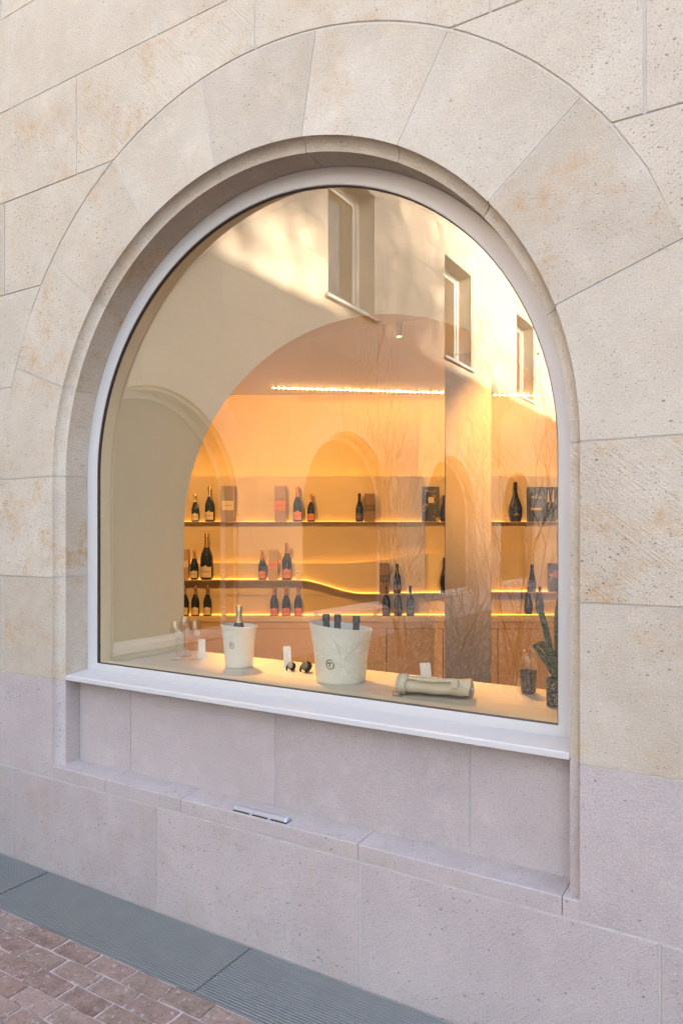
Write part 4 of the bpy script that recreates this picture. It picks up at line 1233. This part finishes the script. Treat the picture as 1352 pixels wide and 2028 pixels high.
gcov = mb.make('ground_cover', M['leaf_litter']); gcov['kind'] = 'stuff'
def shrub(label, x, y, h, seed, stems, spread, leaves=60):
    rg = random.Random(seed)
    t = thing('bare_shrub', label, 'shrub', (x, y, .09), 0, 'twiggy shrubs mirrored in the glass')
    tw = MB(); lf = MB()
    def grow(p, d, l, r, lv):
        pts = [p]; q = p.copy(); dd = d.copy(); rr = [r]
        ns_ = 5
        for k in range(ns_):
            dd = (dd + Vector((rg.uniform(-.16, .16), rg.uniform(-.16, .16), .05))).normalized()
            q = q + dd * l / ns_; pts.append(q.copy()); rr.append(r * (1 - .13 * (k + 1)))
            if lv > 0 and rg.random() < .85:
                side = (dd + Vector((rg.uniform(-.8, .8), rg.uniform(-.8, .8), rg.uniform(0, .4)))).normalized()
                grow(q.copy(), side, l * rg.uniform(.4, .65), max(.0019, r * .55), lv - 1)
            if lv == 0 and rg.random() < .10 * leaves / 60:
                s_ = rg.uniform(.015, .035); e1 = Vector((rg.uniform(-1, 1), rg.uniform(-1, 1), rg.uniform(-1, .5))).normalized() * s_; e2 = Vector((rg.uniform(-1, 1), rg.uniform(-1, 1), rg.uniform(-1, 1))).normalized() * s_ * .5
                lf.add([q, q + e1 * .5 + e2, q + e1, q + e1 * .5 - e2], [(0, 1, 2, 3)])
        tw.tube(pts, rr, 3, cap=False)
    for k in range(stems):
        a = rg.uniform(0, 2 * PI); grow(Vector((rg.uniform(-.12, .12), rg.uniform(-.12, .12), 0)), Vector((math.cos(a) * spread, math.sin(a) * spread, 1)).normalized(), h * rg.uniform(.6, .85), .009, 3)
    tw.make('branches', M['twig'], t); lf.make('leaves', M['red_leaf'], t)
shrub('tall twiggy shrub with a few rusty leaves, mirrored left of the column', -2.15, -5.3, 3.1, 11, 7, .28)
shrub('fine upright bare shrub mirrored at the right edge of the glass', -.75, -5.0, 2.9, 23, 6, .22, 20)
shrub('low bushy shrub mirrored over the lower column', -1.75, -6.2, 1.3, 31, 6, .5, 160)
# spiky plant
yu = thing('yucca', 'spiky long-bladed plant mirrored behind the larger ice bucket', 'plant', (-2.55, -4.45, .09))
mb = MB(); rg = random.Random(8)
for k in range(46):
    a = rg.uniform(0, 2 * PI); e = rg.uniform(.15, 1.3); l = rg.uniform(.55, .8); pts = []
    w = .018; d = Vector((math.cos(a), math.sin(a), 0)); nx = Vector((-math.sin(a), math.cos(a), 0))
    vs = []
    for i in range(6):
        f = i / 5; p_ = d * (l * f * math.cos(e - .4 * f)) + Vector((0, 0, l * f * math.sin(e - .4 * f)))
        ww = w * (1 - f) ** .6 + .0008; vs += [p_ + nx * ww, p_ - nx * ww + Vector((0, 0, .002))]
    mb.add(vs, [(2 * i, 2 * i + 1, 2 * i + 3, 2 * i + 2) for i in range(5)])
mb.make('blades', plain('straw_green_blade', (.30, .30, .17), .55, var=.2), yu)

# ------------------------------------------------------------------ east side of the court: house and tall trees that break the low sun
east = thing('courtyard_house', 'plain stone house on the far side of the court with a zinc roof', 'building', (14, -6, 0))
MB().box(0, 6, -14, 16, -.16, 9.8).make('wall', M['stone'], east)
MB().add([(-.3, -14.3, 9.8), (6.3, -14.3, 9.8), (6.3, 16.3, 9.8), (-.3, 16.3, 9.8), (3, -14.3, 11.1), (3, 16.3, 11.1)], [(0, 1, 4), (2, 3, 5), (0, 4, 5, 3), (1, 2, 5, 4), (3, 2, 1, 0)]).make('roof', M['roof'], east)
far = thing('far_house', 'long pale stone house closing the far end of the court', 'building', (0, -34, 0))
MB().box(-14, 16, -7, 0, -.16, 6.4).make('wall', M['stone'], far)
MB().add([(-14.3, -7.3, 6.4), (16.3, -7.3, 6.4), (16.3, .3, 6.4), (-14.3, .3, 6.4), (-14.3, -3.5, 8.6), (16.3, -3.5, 8.6)], [(0, 1, 5, 4), (2, 3, 4, 5), (1, 2, 5), (3, 0, 4), (3, 2, 1, 0)]).make('roof', M['roof'], far)
for k in range(8):
    for z0_ in (.8, 3.7):
        xx = -12 + k * 3.6
        f_ = MB().box(xx - .08, xx + 1.28, -.02, .04, z0_ - .08, z0_ + 1.78).make('window', M['white_metal'], far)
        MB().box(xx, xx + 1.2, .02, .05, z0_, z0_ + 1.7).make('pane', M['wing_glass'], f_)
for k in range(7):
    for z0_ in (1.0, 4.0, 7.0):
        yy = -12 + k * 3.9
        f_ = MB().box(-.04, .02, yy - .08, yy + 1.28, z0_ - .08, z0_ + 1.78).make('window', M['white_metal'], east)
        MB().box(-.05, -.02, yy, yy + 1.2, z0_, z0_ + 1.7).make('pane', M['wing_glass'], f_)
def tree(label, x, y, h, cz0, rad, n, seed):
    rg = random.Random(seed)
    t = thing('broadleaf_tree', label, 'tree', (x, y, -.16), 0, 'tall trees beyond the court')
    tk = MB(); cr_ = MB()
    tk.tube([(0, 0, 0), (.1, .05, h * .3), (-.05, .1, h * .6), (0, 0, h * .9)], [.35, .27, .17, .05], 8)
    tips = []
    for k in range(26):
        a = rg.uniform(0, 2 * PI); z0 = rg.uniform(cz0 * .8, h * .85); l = rad * rg.uniform(.6, 1)
        p0 = Vector((0, 0, z0)); p1 = p0 + Vector((math.cos(a) * l * .5, math.sin(a) * l * .5, l * .25)); p2 = p0 + Vector((math.cos(a) * l, math.sin(a) * l, l * .4))
        tk.tube([p0, p1, p2], [.09, .05, .02], 5); tips += [p1, p2, (p1 + p2) / 2]
    for i in range(n):
        c = rg.choice(tips) + Vector((rg.gauss(0, .5), rg.gauss(0, .5), rg.gauss(0, .45)))
        s_ = rg.uniform(.12, .22); e1 = Vector((rg.uniform(-1, 1), rg.uniform(-1, 1), rg.uniform(-1, 1))).normalized() * s_; e2 = e1.orthogonal().normalized() * s_ * .55
        cr_.add([c - e1, c + e2, c + e1, c - e2], [(0, 1, 2, 3)])
    tk.make('trunk', M['bark'], t); cr_.make('crown', M['foliage'], t)
tree('tall broad tree beyond the court, nearest the shop wing', 42, 5.0, 26, 18, 4.6, 9000, 41)
tree('tall broad tree beyond the court, further out', 43, -1.6, 25.5, 18, 4.2, 9000, 42)
tree('slender tree beyond the court, at its open end', 44, -6.4, 22, 16, 1.7, 1500, 43)
